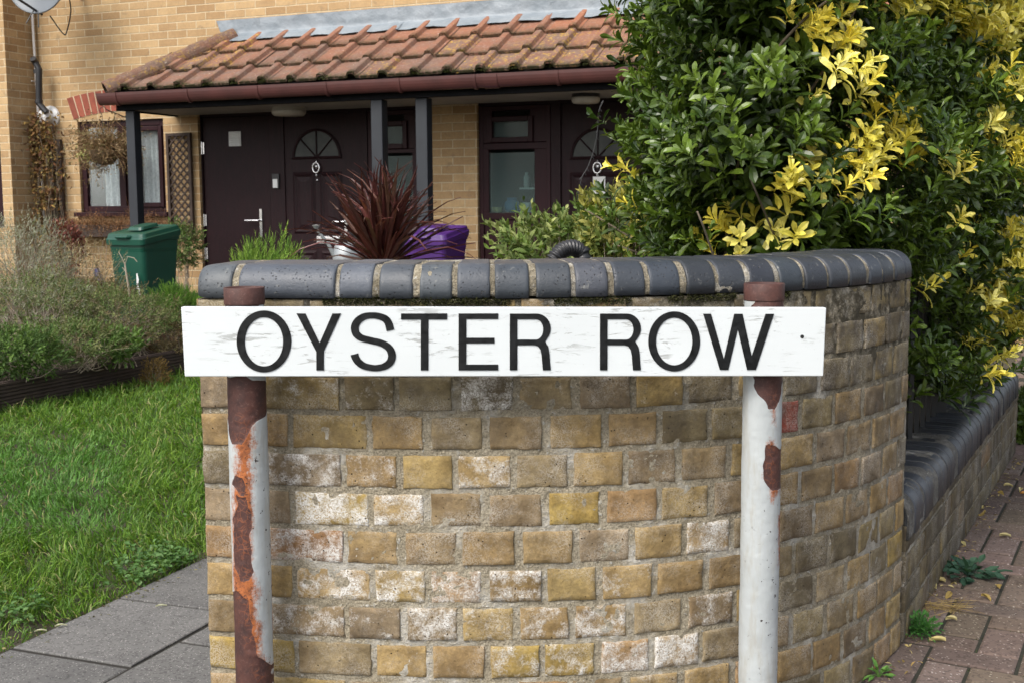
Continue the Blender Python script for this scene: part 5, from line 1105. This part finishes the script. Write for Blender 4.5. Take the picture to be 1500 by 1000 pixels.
# ================================================================== RAISED BED AND PLANTS
BH = .155; bed = empty('raised_bed', (float(e0[0]), float(e0[1]), 0), 0, 'long raised bed edged with dark grooved boards along the lawn', 'raised bed'); bb = np.array(bed.location)
A = e0-ed*1.6; B = e1+ed*3.2
for r_ in range(2):
    mb = MB(); zb = r_*.078; nr = 4
    prof_ = [(0, zb+.001)]
    for k in range(nr): z0 = zb+.002+k*.0188; prof_ += [(.0, z0), (.0, z0+.0105), (-.010, z0+.012), (-.010, z0+.0168)]
    prof_ += [(-.03, zb+.0765), (-.03, zb+.001)]
    V = [];
    for q_ in (A, B):
        for d_, z in prof_: V.append((q_[0]+en[0]*(d_+.012+r_*.004), q_[1]+en[1]*(d_+.012+r_*.004), z))
    K = len(prof_); mb.add(V, [(j, K+j, K+(j+1) % K, (j+1) % K) for j in range(K)]); mb.build('board', M['deck'], bed).location = -bb
mb = MB(); n = 40; bk = 2.6
U_, V_ = np.meshgrid(np.linspace(0, 1, n), np.linspace(0, 1, n)); Pp = (A+(B-A)*U_[..., None])-en*(V_[..., None]*bk+.02); zz = BH-.02+.10*np.sin(V_*1.6)+fbm(np.stack([Pp[..., 0], Pp[..., 1], 0*U_], -1), 3, 5, 3)*.05*V_
idx = np.arange(n*n).reshape(n, n); mb.add(np.dstack([Pp, zz[..., None]]).reshape(-1, 3), np.stack([idx[:-1, :-1], idx[:-1, 1:], idx[1:, 1:], idx[1:, :-1]], -1).reshape(-1, 4)[:, ::-1]); mb.build('soil', pm('bed_soil', (.04, .03, .02), (.075, .055, .038), 14, .95, .6, 60, .02), bed, smooth=True).location = -bb
def shrub(name, label, px, py, Y, rx, rz_, cols, leaf=(.02, .008), n=900, nl=6, tm='oval', mat='soft', stemc=None, ns=60, cat='shrub', upw=.5, ang=(20, 70), base=None, ry=None, stemr=.003, hang=0., group=None):
    c = at(px, py, Y); ry = ry or rx; zb = 0. if base is None else base; t = empty(name, (c[0], c[1], zb), 0, label, cat, group); o0 = np.array([c[0], c[1], zb])
    d = rdir(n, .2); r = RNG.uniform(.35, 1., n)**.5; K = d*1.5+c; r = r*(1+.35*noise(K*1.0, 1.5, 3)+.18*noise(K, 4, 5))
    P = c+d*np.c_[r*rx, r*ry, r*rz_]; P[:, 2] = np.maximum(P[:, 2], zb+.01)
    A_ = d+[0, 0, upw]+rdir(n)*.4; tint = pick(cols, n)*RNG.uniform(.7, 1.25, (n, 1))
    mb = MB(); sprigs(mb, P-o0, A_, nl, leaf[0], ang, tm, leaf[1]/leaf[0], leaf[0]*1.6, tint); mb.build('foliage', M[mat], t)
    mb = MB(); k = min(ns, n); root = np.c_[RNG.normal(c[0], rx*.25, k), RNG.normal(c[1], ry*.25, k), np.full(k, zb)]; 
    for i in range(k):
        m = (root[i]+P[i])/2+RNG.normal(0, .12, 3)*rx; mb.tube(catmull([root[i]-o0, m-o0, P[i]+(P[i]-root[i])*.03-o0], 4), np.linspace(stemr, stemr*.35, 9), 4, cap=False, col=None)
    mb.build('stems', M[stemc or 'twig'], t, smooth=True); return t
K_ = 1.35; OL = [K_*c_ for c_ in [srgb(90,108,62), srgb(78,94,52), srgb(112,118,76), srgb(104,92,70)]]; DRY = [1.3*c_ for c_ in [srgb(150,134,104), srgb(126,106,80), srgb(170,156,124), srgb(110,92,70)]]; SIL = [srgb(150,152,134), srgb(132,136,118), srgb(168,168,152)]
GR = [srgb(92,120,58), srgb(76,102,50), srgb(110,136,70)]; RD = [srgb(124,72,66), srgb(104,54,50), srgb(146,92,80)]
bz = BH-.02
shrub('lavender_bush', 'silvery grey wispy bush against the far left wall', 30, 395, 8.2, .36, .30, SIL, (.035, .004), 1500, 5, 'needle', ns=160, upw=1.1, base=bz, cat='bush')
shrub('lavender_bush', 'pale dry seed-stalk bush beside the foot of the drain pipe', 110, 405, 8.6, .34, .20, DRY, (.03, .004), 900, 5, 'needle', ns=140, upw=1.0, base=bz, cat='bush')
shrub('shrub', 'olive green leafy mound at the middle of the raised bed', 170, 468, 7.5, .38, .16, OL, (.026, .009), 1500, 7, 'oval', ns=120, base=bz)
shrub('shrub', 'grey green tangled mound behind the left end of the bed', 60, 452, 7.3, .40, .19, OL+SIL[:1], (.024, .008), 1500, 7, 'oval', ns=120, base=bz)
shrub('shrub', 'low bright green plant at the left front corner of the bed', 22, 520, 6.45, .22, .10, GR+[srgb(64,88,44)], (.034, .016), 520, 7, 'oval', ns=40, base=bz)
shrub('shrub', 'dark olive plant hanging over the front boards of the bed', 110, 503, 6.85, .26, .09, OL+GR[:1], (.03, .008), 700, 7, 'blade', ns=70, base=bz)
shrub('shrub', 'broad leaved green plant right above the bed boards', 180, 512, 6.95, .10, .05, GR, (.045, .028), 70, 6, 'oval', ns=14, base=bz)
shrub('dry_plant', 'dry brown leggy plant right of the olive mound', 228, 492, 7.8, .24, .11, DRY+RD[:1], (.022, .008), 800, 6, 'oval', ns=120, base=bz, cat='plant')
shrub('dry_plant', 'pale straw coloured seed heads at the right end of the bed', 250, 516, 7.75, .14, .07, DRY+[srgb(160,158,110)], (.018, .006), 500, 6, 'oval', ns=70, base=bz, cat='plant')
shrub('dry_plant', 'small dry tuft growing in front of the bed boards', 228, 555, 7.15, .075, .12, [srgb(150,122,72), srgb(124,100,60)], (.016, .006), 300, 6, 'needle', ns=30, base=0, cat='plant')
shrub('dry_plant', 'dark red leaved plant at the foot of the climber', 96, 368, 10.6, .13, .20, RD, (.045, .028), 260, 5, 'oval', ns=40, base=.1, cat='plant')
shrub('dry_plant', 'brown withered undergrowth left of the green bin', 120, 436, 8.6, .48, .10, DRY+OL, (.026, .010), 1300, 6, 'oval', ns=160, base=bz, cat='plant')
shrub('juniper_bush', 'feathery bright green conifer in front of the green bin', 262, 462, 8.0, .16, .15, [srgb(92,128,48), srgb(70,104,40), srgb(112,146,58)], (.040, .004), 1000, 10, 'needle', ns=40, upw=.9, base=bz, ang=(10, 44))
shrub('juniper_bush', 'feathery green conifer poking up behind the left end of the coping', 390, 478, 5.2, .215, .315, [srgb(120,152,60), srgb(96,130,52), srgb(146,172,80)], (.032, .0035), 3000, 10, 'needle', ns=40, upw=1.0, base=0, ang=(8, 46))
shrub('shrub', 'small dark leafy bush between the trellis and the bin', 268, 362, 11.0, .15, .20, GR+OL, (.04, .02), 300, 6, 'oval', ns=30, base=0)
shrub('viburnum_bush', 'light green bush with pale buds behind the middle of the coping', 822, 388, 3.75, .19, .115, [srgb(104,124,62), srgb(84,106,52), srgb(130,142,84), srgb(150,156,100)], (.040, .021), 330, 6, 'oval', ns=60, base=0, upw=.6, cat='bush')
shrub('viburnum_bush', 'yellowish green loose bush under the left side of the hedge', 925, 352, 3.6, .14, .115, [srgb(112,128,64), srgb(92,112,56), srgb(150,150,80), srgb(168,160,84)], (.038, .019), 340, 6, 'oval', ns=60, base=0, upw=.6, cat='bush')
# climber on the left wall
cl_ = thing_at('climbing_plant', hw(72, 400, .12)[0], .12, 'half bare climber with brown and rust leaves on the left wall', 'climbing plant', 0)
mb = MB(); ms = MB(); zz0 = 0
for i in range(26):
    pts_ = []; x = RNG.normal(.02, .06); y_ = RNG.normal(0, .03)
    for z in np.linspace(0, RNG.uniform(1.1, 2.0), 9): x += RNG.normal(0, .035); x = np.clip(x, -.22, .24)*(1); pts_.append((x, y_+RNG.normal(0, .02), z))
    ms.tube(catmull(pts_, 3), np.linspace(.006, .002, 25), 4)
N = 2600; z = RNG.uniform(.35, 2.02, N); wd_ = np.where(z > 1.35, .17, .10); P = np.c_[RNG.normal(0, 1, N)*wd_*.8-np.where(z > 1.3, .05, -.02), RNG.normal(0, .05, N), z]
k = fbm(P, 6, 3, 3) > -.12; P = P[k]; N = len(P); cc = pick([srgb(120,84,62), srgb(140,106,70), srgb(160,132,78), srgb(100,70,56), srgb(124,114,74)], N)
leaves(mb, P, rdir(N, -.4), rdir(N)+[0, -1, 0], RNG.uniform(.03, .06, N), RNG.uniform(.02, .035, N), cc, 'oval'); mb.build('foliage', MD, cl_); ms.build('stems', M['bark'], cl_)
# bare thin sapling in front of the green bin
c = at(190, 440, 8.2); t = empty('bare_sapling', (c[0], c[1], bz), 0, 'thin bare pale sapling in front of the green bin', 'sapling'); mb = MB(); q_ = lambda x, y: at(x, y, 8.2)-np.array([c[0], c[1], bz])
mb.tube(catmull([q_(190, 440), q_(188, 420), q_(184, 395), q_(183, 385)], 4), np.linspace(.008, .005, 13), 6); mb.tube([q_(183, 388), q_(177, 375), q_(174, 370)], .003, 5); mb.tube([q_(183, 388), q_(187, 376), q_(196, 378), q_(201, 384)], .003, 5); mb.tube([q_(184, 398), q_(179, 392)], .003, 5); mb.build('stem', M['twig'], t)
# red cordyline
c = at(562, 392, 4.6); t = empty('cordyline', (c[0], c[1], 0), 0, 'spiky dark red cordyline rising behind the coping', 'plant'); mb = MB(); N = 240
an = RNG.uniform(0, 2*math.pi, N); el = R_(90)-np.abs(RNG.normal(0, R_(44), N)); el = np.maximum(el, R_(2)); d = np.c_[np.cos(an)*np.cos(el), np.sin(an)*np.cos(el)*.8, np.sin(el)]
L = RNG.uniform(.26, .42, N); o_ = np.array([0, 0, c[2]-.0])+rdir(N)*.015
tc = pick([srgb(112,60,58), srgb(90,46,46), srgb(132,80,76), srgb(70,38,38), srgb(112,80,68)], N); TMPL['long'] = [(0, .30, 0), (.15, .42, .01), (.4, .5, .025), (.7, .38, .02), (.88, .2, -.01), (1, .02, -.05)]
for i3, dr in enumerate((.4, 1.8, 4.0)):
    k3 = (np.arange(N) % 3) == i3; leaves(mb, o_[k3], d[k3]+[0, 0, .05*dr], (rdir(N)*.4+[0, 0, 1])[k3], L[k3], RNG.uniform(.014, .023, N)[k3], tc[k3]*RNG.uniform(.7, 1.3, (k3.sum(), 1)), 'long', .16, dr); mb.build('foliage', M['leaf'], t)
mb = MB(); mb.tube([(0, 0, 0), (0, 0, c[2]+.01)], [.03, .025], 10); mb.build('stem', M['bark'], t)
# ---- litter and weeds on the pavement
LFC = [srgb(214,196,140), srgb(196,168,104), srgb(226,210,160), srgb(204,150,84)]
spots = [((1437, 872), 'curled pale leaf nearest the dark green weed', 1), ((1372, 862), 'cream leaf lying against the wall base beside the dark green weed', 2), ((1392, 868), 'rolled tan leaf in the small heap left of the dark green weed', 1), ((1385, 852), 'larger pale leaf at the top of the leaf heap by the wall', 0), ((1410, 826), 'orange leaf caught among the dark green weed', 3), ((1402, 908), 'white curled leaf in the middle of the paving', 2), ((1386, 938), 'yellow broken leaf right beside the bright green weed', 0), ((1464, 784), 'pale folded leaf on the paving behind the weeds', 2), ((1495, 716), 'white leaf at the right edge of the frame', 2), ((1470, 711), 'small pale leaf left of the white leaf at the frame edge', 0), ((1455, 700), 'pale leaf touching the low wall further back', 0), ((1462, 722), 'yellowish leaf on the paving below two pale leaves', 1), ((1494, 722), 'orange brown leaf near the right edge of the frame', 3), ((1440, 742), 'cream scrap at the wall base in the middle distance', 0), ((1434, 755), 'small straw scrap lower along the wall base', 1), ((1408, 794), 'thin cream leaf just behind the dark green weed', 2), ((1465, 862), 'small tan leaf on the paving right of the dark green weed', 1)]
for (x, y), lb_, ci in spots:
    c = atz(x, y, .006); t = empty('fallen_leaf', tuple(c), 0, lb_, 'leaf', 'fallen leaves on the block pavement'); mb = MB(); k = 1
    leaves(mb, np.zeros((1, 3)), rdir(1)*[1, 1, .1], np.array([[RNG.normal(0, .3), RNG.normal(0, .3), 1]]), RNG.uniform(.026, .042), RNG.uniform(.016, .026), LFC[ci]*RNG.uniform(.8, 1.1), 'oval', .35, RNG.uniform(-2, 2))
    mb.build('blade', MD, t)
mb = MB(); N = 260; u = RNG.uniform(-1.4, 2.4, N); P = F0+U1*np.abs(RNG.normal(.0, .035, N))[:, None]+V1*u[:, None]; leaves(mb, np.c_[P, np.full(N, .004)], rdir(N)*[1, 1, .25], rdir(N)+[0, 0, 1.5], RNG.uniform(.006, .022, N), RNG.uniform(.003, .010, N), pick(LFC[:2]+[srgb(120,96,66), srgb(90,72,50)], N), 'oval')
Pw = atz(1380, 888, .004); k = 120; leaves(mb, Pw+np.c_[RNG.normal(0, .03, k), RNG.normal(0, .02, k), RNG.uniform(0, .006, k)], rdir(k)*[1, 1, .08], rdir(k), RNG.uniform(.03, .09, k), .0012, pick([srgb(190,164,110), srgb(150,124,84)], k), 'needle')
tag(mb.build('leaf_litter', MD), 'dry leaf scraps and straw swept against the low wall', 'litter', kind='stuff')
def weed(px, py, label, cols, r, n, L, W_, tm='oval', h=.4, cat='weed'):
    c = atz(px, py, 0); t = empty('weed', tuple(c), 0, label, cat); mb = MB(); d = rdir(n); d[:, 2] = np.abs(d[:, 2])*h; q_ = RNG.uniform(0, 1, (n, 1))**.5
    P = d*[r, r, r]*q_+[0, 0, .004]; leaves(mb, P, d+rdir(n)*.5, rdir(n)*.35+[0, -.2, 1], RNG.uniform(.6, 1.1, n)*L, W_*RNG.uniform(.7, 1.1, n), pick(cols, n), tm); mb.build('foliage', M['soft'], t)
    mb = MB(); k = min(n, 30); 
    for i in range(k): mb.tube([(0, 0, 0), tuple(P[i]*[.5, .5, 1.2]), tuple(P[i])], .0009, 3, col=cols[0]*.7)
    mb.build('stems', M['grass'], t)
weed(1418, 842, 'dark bluish green broad leaved weed growing from the wall base', [srgb(60,92,74), srgb(76,108,86), srgb(52,80,64)], .085, 46, .045, .036, h=.35)
weed(1345, 928, 'bright green curly weed at the corner where the low wall starts', [srgb(74,128,60), srgb(96,148,74), srgb(60,104,48)], .055, 420, .014, .008, h=.9)
weed(1287, 992, 'small light green seedling at the foot of the curved wall', [srgb(120,164,84), srgb(96,142,66)], .022, 14, .03, .014, h=.9)
# moss in the paving joints
mb = MB(); N = 5000; u = RNG.uniform(.0, 1.4, N); v = RNG.uniform(-2.2, 1.5, N); on = RNG.uniform(0, 1, N) < .5; k_ = np.round((u/w+.35)); u = np.where(on, (k_-.35)*w, u); k2 = np.round(v/w-.2); v = np.where(on, v, (k2+.2)*w)
m_ = fbm(np.c_[u, v, u*0], 3, 8, 3) > .05; P = F0+U1*u[m_, None]+V1*v[m_, None]; N = len(P); leaves(mb, np.c_[P, np.full(N, -.006)], rdir(N, 1.), rdir(N), RNG.uniform(.004, .008, N), .003, pick([(.05, .07, .02), (.03, .035, .014)], N), 'needle')
tag(mb.build('joint_moss', M['soft']), 'dark moss in the joints of the block pavement', 'moss', kind='stuff')
# greenery beyond the end of the low wall
c = atz(1500, 662, 0); t = shrub('ivy_plant', 'dark green leafy plant at the far end of the low wall', 1515, 632, 5.35, .12, .14, DG, (.05, .03), 260, 6, 'oval', 'leaf', ns=20, base=0, cat='plant')
